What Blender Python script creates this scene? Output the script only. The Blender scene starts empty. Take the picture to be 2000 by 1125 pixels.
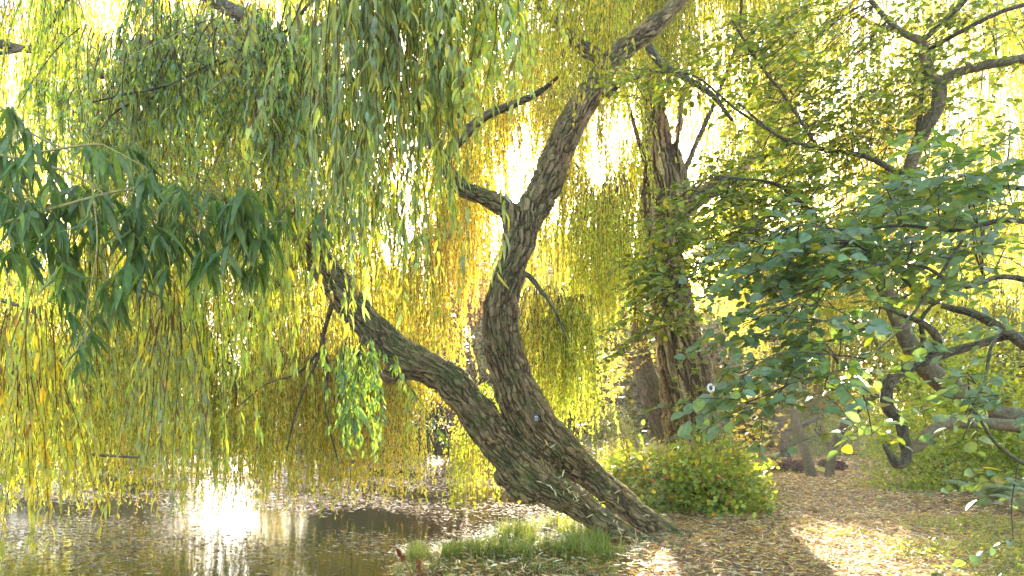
import bpy, math, random
import numpy as np
from mathutils import Matrix, Vector, noise as mnoise
from mathutils.bvhtree import BVHTree

SC = bpy.context.scene
COL = SC.collection
R = np.random.default_rng(7)
random.seed(7)

# ------------------------------------------------------------------ camera
HAZE = 0.0013
F = 1333.0            # focal length in photo pixels (2000 px wide)
HZ = 790.0            # photo row of the horizon
EYE = 1.5
cam_d = bpy.data.cameras.new('camera')
cam = bpy.data.objects.new('camera', cam_d)
COL.objects.link(cam)
cam.location = (0, 0, EYE)
cam.rotation_euler = (math.radians(90), 0, 0)
cam_d.sensor_width = 36.0
cam_d.lens = 36.0 * F / 2000.0
cam_d.shift_y = (HZ - 562.5) / 2000.0
cam_d.clip_start = 0.05
cam_d.clip_end = 3000
SC.camera = cam

# ------------------------------------------------------------------ light
SUN_AZ = math.atan2(178, F)                 # to the right of straight ahead
SUN_EL = math.atan2(445, math.hypot(F, 178))
world = bpy.data.worlds.new('World')
SC.world = world
world.use_nodes = True
wn = world.node_tree
bg = wn.nodes['Background']
sky = wn.nodes.new('ShaderNodeTexSky')
sky.sky_type = 'NISHITA'
sky.sun_disc = False
sky.sun_elevation = SUN_EL
sky.sun_rotation = SUN_AZ
sky.air_density = 0.8
sky.dust_density = 2.6
sky.ozone_density = 0.0
wn.links.new(sky.outputs[0], bg.inputs[0])
bg.inputs[1].default_value = 0.15
sun_d = bpy.data.lights.new('sun', 'SUN')
sun_d.energy = 5.0
sun_d.angle = math.radians(0.6)
sun_d.color = (1.0, 0.915, 0.77)
sun = bpy.data.objects.new('sun', sun_d)
COL.objects.link(sun)
SDIR = Vector((math.sin(SUN_AZ) * math.cos(SUN_EL), math.cos(SUN_AZ) * math.cos(SUN_EL), math.sin(SUN_EL)))
# the visible sun and the bright air round it, part of the sky itself
tc = wn.nodes.new('ShaderNodeTexCoord')
dp = wn.nodes.new('ShaderNodeVectorMath'); dp.operation = 'DOT_PRODUCT'; dp.inputs[1].default_value = SDIR
wn.links.new(tc.outputs['Generated'], dp.inputs[0])
def wmath(op, a, b):
    n = wn.nodes.new('ShaderNodeMath'); n.operation = op
    for k, v in enumerate((a, b)):
        if hasattr(v, 'links'): wn.links.new(v, n.inputs[k])
        else: n.inputs[k].default_value = v
    return n.outputs[0]
dmax = wmath('MAXIMUM', dp.outputs['Value'], 0.0)
disc = wmath('MULTIPLY', wmath('GREATER_THAN', dmax, math.cos(math.radians(.75))), 900.0)
halo = wmath('MULTIPLY', wmath('POWER', dmax, 2500.0), 8.0)
glow = wn.nodes.new('ShaderNodeVectorMath'); glow.operation = 'SCALE'; glow.inputs[0].default_value = (1, .93, .8)
wn.links.new(wmath('ADD', disc, halo), glow.inputs['Scale'])
ad = wn.nodes.new('ShaderNodeVectorMath'); ad.operation = 'ADD'
wn.links.new(sky.outputs[0], ad.inputs[0]); wn.links.new(glow.outputs[0], ad.inputs[1]); wn.links.new(ad.outputs[0], bg.inputs[0])
sun.rotation_euler = SDIR.to_track_quat('Z', 'Y').to_euler()
SC.view_settings.view_transform = 'Standard'
SC.view_settings.look = 'None'
SC.view_settings.gamma = 1.0
SC.view_settings.use_curve_mapping = False
SC.view_settings.exposure = 3.2
SC.render.engine = 'CYCLES'
SC.cycles.max_bounces = 10
SC.cycles.diffuse_bounces = 8
SC.cycles.glossy_bounces = 3
SC.cycles.transmission_bounces = 4
SC.cycles.transparent_max_bounces = 4
SC.cycles.sample_clamp_indirect = 6.0
SC.cycles.volume_bounces = 0
SC.cycles.caustics_reflective = False
SC.cycles.caustics_refractive = False
SC.cycles.use_denoising = True


def P(px, py, d):
    """a point seen at photo pixel (px,py), d metres ahead"""
    return np.array([(px - 1000.0) / F * d, d, EYE + (HZ - py) / F * d])


# ------------------------------------------------------------------ mesh batch
def nrm(a):
    a = np.asarray(a, float)
    return a / np.maximum(np.linalg.norm(a, axis=-1, keepdims=True), 1e-9)


class MB:
    def __init__(self):
        self.V = []; self.F = []; self.C = []; self.B = []; self.n = 0

    def add(self, v, faces, col=(1, 1, 1), mat=0, bark=None):
        v = np.asarray(v, float).reshape(-1, 3)
        for f in faces:
            f = np.asarray(f, np.int64)
            if len(f):
                self.F.append((f + self.n, mat))
        c = np.asarray(col, float)
        if c.ndim == 1:
            c = np.tile(c, (len(v), 1))
        self.V.append(v); self.C.append(c)
        self.B.append(v if bark is None else bark)
        self.n += len(v)

    def mesh(self, name, mats, smooth=True):
        me = bpy.data.meshes.new(name)
        if not self.V:
            return me
        V = np.concatenate(self.V).astype(np.float32)
        C = np.concatenate(self.C); Bk = np.concatenate(self.B).astype(np.float32)
        idx = np.concatenate([f.ravel() for f, m in self.F])
        tot = np.concatenate([np.full(len(f), f.shape[1]) for f, m in self.F])
        mi = np.concatenate([np.full(len(f), m) for f, m in self.F])
        st = np.concatenate([[0], np.cumsum(tot)[:-1]])
        me.vertices.add(len(V)); me.vertices.foreach_set('co', V.ravel())
        me.loops.add(len(idx)); me.loops.foreach_set('vertex_index', idx.astype(np.int32))
        me.polygons.add(len(tot))
        me.polygons.foreach_set('loop_start', st.astype(np.int32))
        me.polygons.foreach_set('loop_total', tot.astype(np.int32))
        me.polygons.foreach_set('material_index', mi.astype(np.int32))
        me.polygons.foreach_set('use_smooth', np.full(len(tot), smooth))
        a = me.attributes.new('Col', 'FLOAT_COLOR', 'POINT')
        a.data.foreach_set('color', np.concatenate([C, np.ones((len(C), 1))], 1).astype(np.float32).ravel())
        b = me.attributes.new('bark', 'FLOAT_VECTOR', 'POINT')
        b.data.foreach_set('vector', Bk.ravel())
        me.update(calc_edges=True)
        for m in mats:
            me.materials.append(m)
        return me

    def obj(self, name, mats, parent=None, smooth=True):
        if not isinstance(mats, (list, tuple)):
            mats = [mats]
        if parent is not None and self.V:
            off = np.array(parent.location)
            self.V = [v - off for v in self.V]
        return link(name, self.mesh(name, mats, smooth), parent)


def link(name, me, parent=None):
    o = bpy.data.objects.new(name, me)
    COL.objects.link(o)
    o.parent = parent
    return o


def tag(o, label=None, cat=None, group=None, kind=None):
    if label: o['label'] = label
    if cat: o['category'] = cat
    if group: o['group'] = group
    if kind: o['kind'] = kind
    return o


def thing(name, loc, label, cat, group=None):
    o = bpy.data.objects.new(name, None)
    o.empty_display_size = 0.2
    COL.objects.link(o)
    o.location = [float(x) for x in loc]
    return tag(o, label, cat, group)


# ------------------------------------------------------------------ tubes
def smooth_path(pts, rad, step):
    """Catmull-Rom through pts, resampled"""
    pts = np.asarray(pts, float); rad = np.asarray(rad, float)
    p = np.vstack([2 * pts[0] - pts[1], pts, 2 * pts[-1] - pts[-2]])
    op, orr = [], []
    for i in range(len(pts) - 1):
        n = max(1, int(math.ceil(np.linalg.norm(pts[i + 1] - pts[i]) / step)))
        t = np.linspace(0, 1, n, endpoint=False)[:, None]
        a, b, c, d = p[i], p[i + 1], p[i + 2], p[i + 3]
        op.append(0.5 * ((2 * b) + (-a + c) * t + (2 * a - 5 * b + 4 * c - d) * t ** 2 + (-a + 3 * b - 3 * c + d) * t ** 3))
        orr.append(rad[i] + (rad[i + 1] - rad[i]) * t[:, 0])
    op.append(pts[-1:]); orr.append(rad[-1:])
    return np.vstack(op), np.concatenate(orr)


def path_frames(p):
    t = nrm(np.gradient(p, axis=0)) if len(p) > 1 else np.array([[0, 0, 1.0]])
    ref = np.array([0.13, 0.97, 0.2])
    u = ref - t[0] * (ref @ t[0])
    if np.linalg.norm(u) < 0.15:
        u = np.array([1.0, 0, 0]) - t[0] * t[0][0]
    u = u / np.linalg.norm(u)
    U = [u]
    for i in range(1, len(p)):
        u = U[-1] - t[i] * (U[-1] @ t[i])
        u = u / max(np.linalg.norm(u), 1e-6)
        U.append(u)
    U = np.array(U)
    return t, U, np.cross(t, U)


def tube(mb, pts, rad, sides=8, step=None, col=(1, 1, 1), mat=0, wob=0.0, cap=False):
    pts = np.asarray(pts, float)
    rad = np.full(len(pts), rad, float) if np.isscalar(rad) else np.asarray(rad, float)
    if step:
        pts, rad = smooth_path(pts, rad, step)
    t, U, W = path_frames(pts)
    s = np.concatenate([[0], np.cumsum(np.linalg.norm(np.diff(pts, axis=0), axis=1))])
    a = np.arange(sides) * 2 * math.pi / sides
    ca, sa = np.cos(a), np.sin(a)
    rr = rad[:, None] * np.ones(sides)
    if wob:
        ph = random.random() * 6
        rr = rr * (1 + wob * (np.sin(3 * a[None, :] + s[:, None] * 3 / max(rad.mean(), .01) * .15 + ph) * .5
                              + np.sin(2 * a[None, :] - s[:, None] * 2.1 + ph) * .5
                              + R.normal(0, .35, (len(pts), 1))))
    v = pts[:, None, :] + rr[..., None] * (ca[None, :, None] * U[:, None, :] + sa[None, :, None] * W[:, None, :])
    bark = np.stack([ca[None, :] * rr, sa[None, :] * rr, np.tile(s[:, None], (1, sides))], -1).reshape(-1, 3) + random.random() * 20
    n = len(pts)
    i = np.arange(n - 1)[:, None] * sides; j = np.arange(sides)[None, :]; k = (j + 1) % sides
    f = np.stack([i + j, i + k, i + sides + k, i + sides + j], -1).reshape(-1, 4)
    fs = [f]
    if cap:
        fs.append(np.arange(sides)[::-1].reshape(1, -1)); fs.append(((n - 1) * sides + np.arange(sides)).reshape(1, -1))
    mb.add(v.reshape(-1, 3), fs, col, mat, bark)


def pix(l):
    """[(px,py,depth,radius_px)...] -> points, radii"""
    return np.array([P(a, b, d) for a, b, d, r in l]), np.array([r * d / F for a, b, d, r in l])


# ------------------------------------------------------------------ leaf templates (x along, y across, z up; unit length / half width)
def leaf_template(ts, ws, fold=0.25, curl=-0.18, mid=True):
    v = [(0, 0, 0)]; faces = []
    for t, w in zip(ts, ws):
        z = curl * t * t
        if mid:
            v += [(t, -w, z + fold * w * .18), (t, 0, z), (t, w, z + fold * w * .18)]
        else:
            v += [(t, -w, z), (t, w, z)]
    v.append((1, 0, curl))
    k = 3 if mid else 2
    n = len(ts); tip = 1 + n * k
    tri, quad = [], []
    for c in range(k - 1):
        tri.append((0, 1 + c + 1, 1 + c))
        for i in range(n - 1):
            b = 1 + i * k + c
            quad.append((b, b + 1, b + k + 1, b + k))
        b = 1 + (n - 1) * k + c
        tri.append((b, b + 1, tip))
    return np.array(v, float), np.array(tri).reshape(-1, 3), np.array(quad).reshape(-1, 4)


T_DIAM = leaf_template([0.42], [1.0], mid=False)
T_LANCE = leaf_template([0.25, 0.6], [0.85, 0.9], mid=False, curl=-.2)
T_LANCEN = leaf_template([0.18, 0.42, 0.72], [0.75, 1.0, 0.62], curl=-.28)
T_OVAL = leaf_template([0.18, 0.48, 0.8], [0.72, 1.0, 0.62], fold=.5, curl=-.12)
T_OVALF = leaf_template([0.3, 0.72], [0.92, 0.82], mid=False, curl=-.1)


def leaves(mb, pos, d, nor, ln, wd, col, T, mat=0):
    pos = np.asarray(pos, float); N = len(pos)
    if N == 0:
        return
    x = nrm(d); z = np.asarray(nor, float); z = nrm(z - x * np.sum(x * z, 1, keepdims=True)); y = np.cross(z, x)
    ln = np.broadcast_to(ln, (N,)); wd = np.broadcast_to(wd, (N,))
    tv, tri, quad = T
    k = len(tv)
    v = (pos[:, None] + x[:, None] * (ln[:, None] * tv[:, 0])[..., None]
         + y[:, None] * (wd[:, None] * tv[:, 1])[..., None] + z[:, None] * (ln[:, None] * tv[:, 2])[..., None])
    off = (np.arange(N) * k)[:, None, None]
    fs = []
    if len(tri): fs.append((tri[None] + off).reshape(-1, 3))
    if len(quad): fs.append((quad[None] + off).reshape(-1, 4))
    c = np.broadcast_to(np.asarray(col, float), (N, 3))
    mb.add(v.reshape(-1, 3), fs, np.repeat(c, k, 0), mat)


def palette(n, pal, jit=0.12):
    w = np.array([p[0] for p in pal], float); w /= w.sum()
    c = np.array([p[1] for p in pal], float)[R.choice(len(pal), n, p=w)]
    return np.clip(c * (1 + R.normal(0, jit, (n, 1))) * (1 + R.normal(0, jit * .4, (n, 3))), 0.004, 0.95)


_lm = {}


def leaf_protos(key, T, mat):
    if key not in _lm:
        tv, tri, quad = T
        out = []
        for q in range(4):
            tt = tv.copy(); tt[:, 2] *= (.5, 1, 1.5, -0.4)[q]
            mb = MB(); mb.add(tt, [x for x in (tri, quad) if len(x)], (1, 1, 1))
            out.append(mb.mesh('leaf', [mat]))
        _lm[key] = out
    return _lm[key]


def split_leaves(parent, pos, d, nor, ln, wd, col, T, mat, key, keep=290, rest='foliage', mb=None, restmats=None, restmat=0):
    """the leaves that show largest become single parts, the others one joined part"""
    pos = np.asarray(pos); N = len(pos)
    ln = np.broadcast_to(ln, (N,)); wd = np.broadcast_to(wd, (N,))
    col = np.broadcast_to(np.asarray(col, float), (N, 3))
    px = 1000 + pos[:, 0] / pos[:, 1] * F; py = HZ - (pos[:, 2] - EYE) / pos[:, 1] * F
    inside = (px > 5) & (px < 1995) & (py > 5) & (py < 1120)
    score = np.where(inside, ln / pos[:, 1], -1) * R.uniform(.75, 1.0, N)
    order = np.argsort(-score)
    sel = order[:min(keep, int(inside.sum()))]; oth = order[len(sel):]
    x = nrm(d); z = np.asarray(nor, float); z = nrm(z - x * np.sum(x * z, 1, keepdims=True)); y = np.cross(z, x)
    pr = leaf_protos(key, T, mat); off = np.array(parent.location)
    for i in sel:
        o = link('leaf', pr[int(i) % 4], parent)
        m = np.eye(4)
        m[:3, 0] = x[i] * ln[i]; m[:3, 1] = y[i] * wd[i]; m[:3, 2] = z[i] * ln[i]; m[:3, 3] = pos[i] - off
        o.matrix_basis = Matrix(m.tolist())
        o.color = (*[float(c) for c in col[i]], 1)
    mb = mb or MB()
    leaves(mb, pos[oth], x[oth], z[oth], ln[oth], wd[oth], col[oth], T, restmat)
    o = mb.obj(rest, restmats or [mat], parent)
    tag(o, kind='stuff')
    return o


# ------------------------------------------------------------------ materials
def new_mat(name):
    m = bpy.data.materials.new(name); m.use_nodes = True
    nt = m.node_tree
    for n in list(nt.nodes):
        if n.type != 'OUTPUT_MATERIAL': nt.nodes.remove(n)
    return m, nt, nt.nodes['Material Output']


def N_(nt, t, **kw):
    n = nt.nodes.new(t)
    for k, v in kw.items():
        if k.startswith('i_'):
            n.inputs[int(k[2:])].default_value = v
        else:
            setattr(n, k, v)
    return n


def mixc(nt, a, b, fac=1.0, mode='MULTIPLY'):
    n = nt.nodes.new('ShaderNodeMix'); n.data_type = 'RGBA'; n.blend_type = mode
    for s, v in ((0, fac), (6, a), (7, b)):
        if hasattr(v, 'links'): nt.links.new(v, n.inputs[s])
        else: n.inputs[s].default_value = v if s == 0 else (*v[:3], 1)
    return n.outputs[2]


def ramp(nt, fac, stops):
    n = nt.nodes.new('ShaderNodeValToRGB')
    e = n.color_ramp.elements
    while len(e) < len(stops): e.new(0.5)
    for k, (p, c) in enumerate(stops):
        e[k].position = p
        e[k].color = (c, c, c, 1) if np.isscalar(c) else (*c, 1)
    nt.links.new(fac, n.inputs[0])
    return n.outputs[0]


def mat_leaf(name, trans=0.5, tgain=(1.5, 1.35, 0.55), rough=0.42, spec=0.35, noise=1.0):
    m, nt, out = new_mat(name)
    at = N_(nt, 'ShaderNodeAttribute', attribute_name='Col')
    oi = N_(nt, 'ShaderNodeObjectInfo')
    c = mixc(nt, at.outputs['Color'], oi.outputs['Color'])
    geo = N_(nt, 'ShaderNodeNewGeometry')
    nz = N_(nt, 'ShaderNodeTexNoise'); nz.inputs['Scale'].default_value = 26.0; nz.inputs['Detail'].default_value = 3
    nt.links.new(geo.outputs['Position'], nz.inputs['Vector'])
    g = ramp(nt, nz.outputs['Fac'], [(0.3, (0.72, 0.70, 0.62)), (0.55, (1.0, 1.0, 1.0)), (0.8, (1.22, 1.12, 0.9))])
    c = mixc(nt, c, g, noise)
    tc = mixc(nt, c, tgain)
    pb = N_(nt, 'ShaderNodeBsdfPrincipled')
    nt.links.new(c, pb.inputs['Base Color'])
    pb.inputs['Roughness'].default_value = rough
    pb.inputs['Specular IOR Level'].default_value = spec
    tr = N_(nt, 'ShaderNodeBsdfTranslucent')
    nt.links.new(tc, tr.inputs['Color'])
    mx = N_(nt, 'ShaderNodeMixShader'); mx.inputs[0].default_value = trans
    nt.links.new(pb.outputs[0], mx.inputs[1]); nt.links.new(tr.outputs[0], mx.inputs[2])
    nt.links.new(mx.outputs[0], out.inputs['Surface'])
    return m


def mat_bark(name, cd, cm, cl, sc=(16, 16, 4.5), amp=0.02, moss=None, moss_amt=0.0, bump=0.6, rough=0.85, disp=True):
    """furrowed bark running along the limb (uses the limb-aligned attribute)"""
    m, nt, out = new_mat(name)
    at = N_(nt, 'ShaderNodeAttribute', attribute_name='bark')
    mp = N_(nt, 'ShaderNodeMapping'); mp.inputs['Scale'].default_value = sc
    n0 = N_(nt, 'ShaderNodeTexNoise'); n0.inputs['Scale'].default_value = 5.0; n0.inputs['Detail'].default_value = 2
    nt.links.new(at.outputs['Vector'], n0.inputs['Vector'])
    va = N_(nt, 'ShaderNodeVectorMath', operation='MULTIPLY_ADD')
    nt.links.new(n0.outputs['Color'], va.inputs[0]); va.inputs[1].default_value = (.09, .09, .16)
    nt.links.new(at.outputs['Vector'], va.inputs[2])
    nt.links.new(va.outputs[0], mp.inputs['Vector'])
    def fissure(scale, w, seed, detail=2.0):
        n = N_(nt, 'ShaderNodeTexNoise', noise_dimensions='4D'); n.inputs['Scale'].default_value = scale; n.inputs['Detail'].default_value = detail
        n.inputs['W'].default_value = seed; n.inputs['Roughness'].default_value = .45
        nt.links.new(mp.outputs[0], n.inputs['Vector'])
        a = N_(nt, 'ShaderNodeMath', operation='SUBTRACT'); a.inputs[1].default_value = .5; nt.links.new(n.outputs['Fac'], a.inputs[0])
        b = N_(nt, 'ShaderNodeMath', operation='ABSOLUTE'); nt.links.new(a.outputs[0], b.inputs[0])
        return ramp(nt, b.outputs[0], [(0.0, 0.0), (w * .5, .35), (w * 1.3, .85), (w * 3, 1.0)])
    fa = fissure(.62, .032, 1.0); fb = fissure(.95, .03, 7.0); fc = fissure(1.9, .03, 3.0)
    n1 = N_(nt, 'ShaderNodeTexNoise'); n1.inputs['Scale'].default_value = 1.6; n1.inputs['Detail'].default_value = 8; n1.inputs['Roughness'].default_value = .65
    nt.links.new(mp.outputs[0], n1.inputs['Vector'])
    h = mixc(nt, mixc(nt, fa, fb, .85), fc, .4)
    r2 = ramp(nt, n1.outputs['Fac'], [(0.3, .25), (0.5, .8), (0.68, 1.0)])
    h = mixc(nt, h, r2, 1.0)
    n3 = N_(nt, 'ShaderNodeTexNoise'); n3.inputs['Scale'].default_value = 2.2; n3.inputs['Detail'].default_value = 4
    nt.links.new(at.outputs['Vector'], n3.inputs['Vector'])
    c = ramp(nt, h, [(0.08, cd), (0.38, cm), (0.9, cl)])
    blot = ramp(nt, n3.outputs['Fac'], [(0.35, (0.72, 0.78, 0.66)), (0.65, (1.2, 1.1, 1.0))])
    c = mixc(nt, c, blot)
    if moss_amt > 0:
        geo = N_(nt, 'ShaderNodeNewGeometry')
        sx = N_(nt, 'ShaderNodeSeparateXYZ'); nt.links.new(geo.outputs['Normal'], sx.inputs[0])
        n4 = N_(nt, 'ShaderNodeTexNoise'); n4.inputs['Scale'].default_value = 4.0; n4.inputs['Detail'].default_value = 6
        nt.links.new(geo.outputs['Position'], n4.inputs['Vector'])
        ad = N_(nt, 'ShaderNodeMath', operation='MULTIPLY_ADD'); nt.links.new(sx.outputs[2], ad.inputs[0]); ad.inputs[1].default_value = 0.42
        nt.links.new(n4.outputs['Fac'], ad.inputs[2])
        f = ramp(nt, ad.outputs[0], [(0.70 - .1 * moss_amt, 0.0), (0.86, .85)])
        f2 = N_(nt, 'ShaderNodeMath', operation='MULTIPLY'); nt.links.new(f, f2.inputs[0]); f2.inputs[1].default_value = min(1, moss_amt)
        c = mixc(nt, c, moss or (0.09, 0.15, 0.025), f2.outputs[0], 'MIX')
    oi = N_(nt, 'ShaderNodeObjectInfo')
    c = mixc(nt, c, oi.outputs['Color'])
    pb = N_(nt, 'ShaderNodeBsdfPrincipled'); pb.inputs['Roughness'].default_value = rough; pb.inputs['Specular IOR Level'].default_value = .25
    nt.links.new(c, pb.inputs['Base Color'])
    nf = N_(nt, 'ShaderNodeTexNoise'); nf.inputs['Scale'].default_value = 6.0; nf.inputs['Detail'].default_value = 8
    nt.links.new(mp.outputs[0], nf.inputs['Vector'])
    hs = mixc(nt, h, nf.outputs['Fac'], .25, 'MIX')
    bp = N_(nt, 'ShaderNodeBump'); bp.inputs['Strength'].default_value = bump; bp.inputs['Distance'].default_value = amp
    nt.links.new(hs, bp.inputs['Height']); nt.links.new(bp.outputs[0], pb.inputs['Normal'])
    nt.links.new(pb.outputs[0], out.inputs['Surface'])
    if disp:
        dn = N_(nt, 'ShaderNodeDisplacement'); dn.inputs['Midlevel'].default_value = .6; dn.inputs['Scale'].default_value = amp * 1.6
        nt.links.new(h, dn.inputs['Height']); nt.links.new(dn.outputs[0], out.inputs['Displacement'])
        m.displacement_method = 'BOTH'
    return m


def mat_plain(name, rough=0.8, spec=.3, scale=30, amt=.5, trans=0):
    m, nt, out = new_mat(name)
    at = N_(nt, 'ShaderNodeAttribute', attribute_name='Col')
    oi = N_(nt, 'ShaderNodeObjectInfo')
    geo = N_(nt, 'ShaderNodeNewGeometry')
    nz = N_(nt, 'ShaderNodeTexNoise'); nz.inputs['Scale'].default_value = scale; nz.inputs['Detail'].default_value = 5
    nt.links.new(geo.outputs['Position'], nz.inputs['Vector'])
    g = ramp(nt, nz.outputs['Fac'], [(0.3, (.6, .6, .58)), (.7, (1.3, 1.28, 1.2))])
    c = mixc(nt, mixc(nt, at.outputs['Color'], oi.outputs['Color']), g, amt)
    pb = N_(nt, 'ShaderNodeBsdfPrincipled'); pb.inputs['Roughness'].default_value = rough; pb.inputs['Specular IOR Level'].default_value = spec
    nt.links.new(c, pb.inputs['Base Color'])
    bp = N_(nt, 'ShaderNodeBump'); bp.inputs['Strength'].default_value = .3; bp.inputs['Distance'].default_value = .01
    nt.links.new(nz.outputs['Fac'], bp.inputs['Height']); nt.links.new(bp.outputs[0], pb.inputs['Normal'])
    nt.links.new(pb.outputs[0], out.inputs['Surface'])
    return m


M_WIL = mat_leaf('willow_leaf', 0.6, (1.30, 1.36, .9))
M_WNEAR = mat_leaf('willow_leaf_green', 0.48, (1.8, 1.65, .55), rough=.42, spec=.3)
M_BAM = mat_leaf('bamboo_leaf', 0.34, (2.2, 2.4, .8), rough=.42, spec=.35)
M_OVAL = mat_leaf('oval_leaf', 0.42, (1.7, 1.7, .35), rough=.42, spec=.35)
M_BUSH = mat_leaf('bush_leaf', 0.5, (1.7, 1.6, .5))
M_GRASS = mat_leaf('grass_blade', 0.45, (1.4, 1.4, .5), rough=.5)
M_LITTER = mat_leaf('dead_leaf', 0.25, (1.3, 1.1, .7), rough=.62, spec=.25)
M_TWIG = mat_plain('twig_bark')
M_BARK = mat_bark('willow_bark', (.055, .035, .016), (.21, .14, .066), (.39, .28, .145), (18, 18, 3.6), .022, moss=(.10,.16,.025), moss_amt=.8)
M_BARK2 = mat_bark('old_willow_bark', (.08, .05, .025), (.28, .19, .10), (.5, .37, .21), (8, 8, 1.0), .06, moss_amt=0)
M_LIMB = mat_bark('limb_bark', (.03, .024, .015), (.095, .072, .045), (.19, .155, .10), (26, 26, 8), .01, moss_amt=.7, disp=False)
M_SMOOTH = mat_bark('smooth_beige_bark', (.085, .062, .036), (.125, .098, .052), (.17, .135, .075), (14, 14, 22), .003, moss_amt=.2, bump=.3, disp=False)
M_DARK = mat_bark('dark_shrub_bark', (.03, .025, .016), (.075, .062, .038), (.15, .125, .08), (30, 30, 16), .006, moss=(.11, .15, .03), moss_amt=.9, bump=.6, disp=False)

# ------------------------------------------------------------------ ground, water
WATER_Z = -0.35
SHORE = np.array([(-1.6, -14), (-1.35, 0), (-1.25, 4), (-1.35, 6.2), (-1.3, 7.1), (-.7, 7.75), (.2, 8.3), (1.0, 9.3), (1.55, 11), (1.9, 14),
                  (2.3, 18), (2.5, 21), (1.6, 24), (-1, 26.5), (-6, 28), (-14, 28), (-24, 27), (-38, 22), (-42, 8), (-40, -14)], float)


def shore_dist(x, y):
    """signed distance to the shoreline, positive over land"""
    x = np.asarray(x, float); y = np.asarray(y, float)
    best = np.full(x.shape, 1e9); ins = np.zeros(x.shape, bool)
    n = len(SHORE)
    for i in range(n):
        a, b = SHORE[i], SHORE[(i + 1) % n]
        e = b - a
        t = np.clip(((x - a[0]) * e[0] + (y - a[1]) * e[1]) / (e @ e), 0, 1)
        best = np.minimum(best, np.hypot(x - a[0] - e[0] * t, y - a[1] - e[1] * t))
        c = ((a[1] > y) != (b[1] > y)) & (x < (b[0] - a[0]) * (y - a[1]) / (b[1] - a[1] + 1e-12) + a[0])
        ins ^= c
    return np.where(ins, -best, best)


def ground_z(x, y):
    x = np.asarray(x, float); y = np.asarray(y, float)
    s = shore_dist(x, y) + .12 * np.sin(x * 3.1 + y * 1.7) + .07 * np.sin(x * 7.3 - y * 5.1)
    t = np.clip((s + .05) / 0.75, 0, 1); land = WATER_Z - .02 + (.37) * (t * t * (3 - 2 * t))
    z = np.where(s > 0, land, WATER_Z - .02 - np.minimum(.7, -s * .5))
    und = .025 * np.sin(x * .9 + 1) * np.cos(y * .7) + .012 * np.sin(x * 2.7 + y * 2.1) + .006 * np.sin(x * 9 + 2 * np.sin(y * 7))
    z = z + und * np.clip(s, 0, 1)
    return z + .012 * np.clip(y - 24, 0, 60) * np.clip(s / 3, 0, 1)


def axis(lo, flo, fhi, hi, fine, n):
    a = np.arange(flo, fhi, fine)
    g = np.geomspace(1, 1 + (flo - lo), n) - 1
    h = np.geomspace(1, 1 + (hi - fhi), n) - 1
    return np.unique(np.round(np.concatenate([flo - g, a, fhi + h]), 4))


gx = axis(-85, -4, 9, 85, .09, 40); gy = axis(-22, 4.5, 17, 105, .09, 45)
GX, GY = np.meshgrid(gx, gy)
GZ = ground_z(GX, GY)
nx, ny = len(gx), len(gy)
ii = (np.arange(ny - 1)[:, None] * nx + np.arange(nx - 1)[None, :]).ravel()
gf = np.stack([ii, ii + 1, ii + nx + 1, ii + nx], -1)
sd = shore_dist(GX, GY)
gn = np.sin(GX * 1.3 + 2 * np.sin(GY * .6)) * .5 + .5
gc = np.array([.24, .17, .08]) * np.ones(GX.shape + (1,))
gr = np.clip((GY - 20) / 12, 0, 1)[..., None] * .6
gc = gc * (1 - gr) + np.array([.22, .19, .06]) * gr
wet = np.clip(1 - sd / .5, 0, 1)[..., None]
gc = gc * (1 - wet) + np.array([.06, .05, .03]) * wet

m, nt, out = new_mat('leaf_mould_soil')
at = N_(nt, 'ShaderNodeAttribute', attribute_name='Col')
geo = N_(nt, 'ShaderNodeNewGeometry')
nA = N_(nt, 'ShaderNodeTexNoise'); nA.inputs['Scale'].default_value = 38; nA.inputs['Detail'].default_value = 8; nA.inputs['Roughness'].default_value = .7
nB = N_(nt, 'ShaderNodeTexVoronoi'); nB.inputs['Scale'].default_value = 26
mp = N_(nt, 'ShaderNodeMapping'); mp.inputs['Scale'].default_value = (.6, 1.5, 1); mp.inputs['Rotation'].default_value = (0, 0, .5)
nt.links.new(geo.outputs['Position'], nA.inputs['Vector']); nt.links.new(geo.outputs['Position'], mp.inputs['Vector']); nt.links.new(mp.outputs[0], nB.inputs['Vector'])
c = mixc(nt, at.outputs['Color'], ramp(nt, nA.outputs['Fac'], [(.3, (.35, .33, .3)), (.5, (.9, .85, .8)), (.7, (1.7, 1.6, 1.4))]))
c = mixc(nt, c, mixc(nt, nB.outputs['Color'], (1, 1, 1), .45, 'MIX'), .8)
pb = N_(nt, 'ShaderNodeBsdfPrincipled'); pb.inputs['Roughness'].default_value = .9
nt.links.new(c, pb.inputs['Base Color'])
bp = N_(nt, 'ShaderNodeBump'); bp.inputs['Strength'].default_value = .7; bp.inputs['Distance'].default_value = .03
nt.links.new(nA.outputs['Fac'], bp.inputs['Height']); nt.links.new(bp.outputs[0], pb.inputs['Normal'])
nt.links.new(pb.outputs[0], out.inputs['Surface'])
M_SOIL = m
mb = MB(); mb.add(np.stack([GX, GY, GZ], -1).reshape(-1, 3), [gf], gc.reshape(-1, 3))
tag(mb.obj('ground', M_SOIL), 'brown leaf-covered ground of the garden and pond bank', kind='structure')

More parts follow.
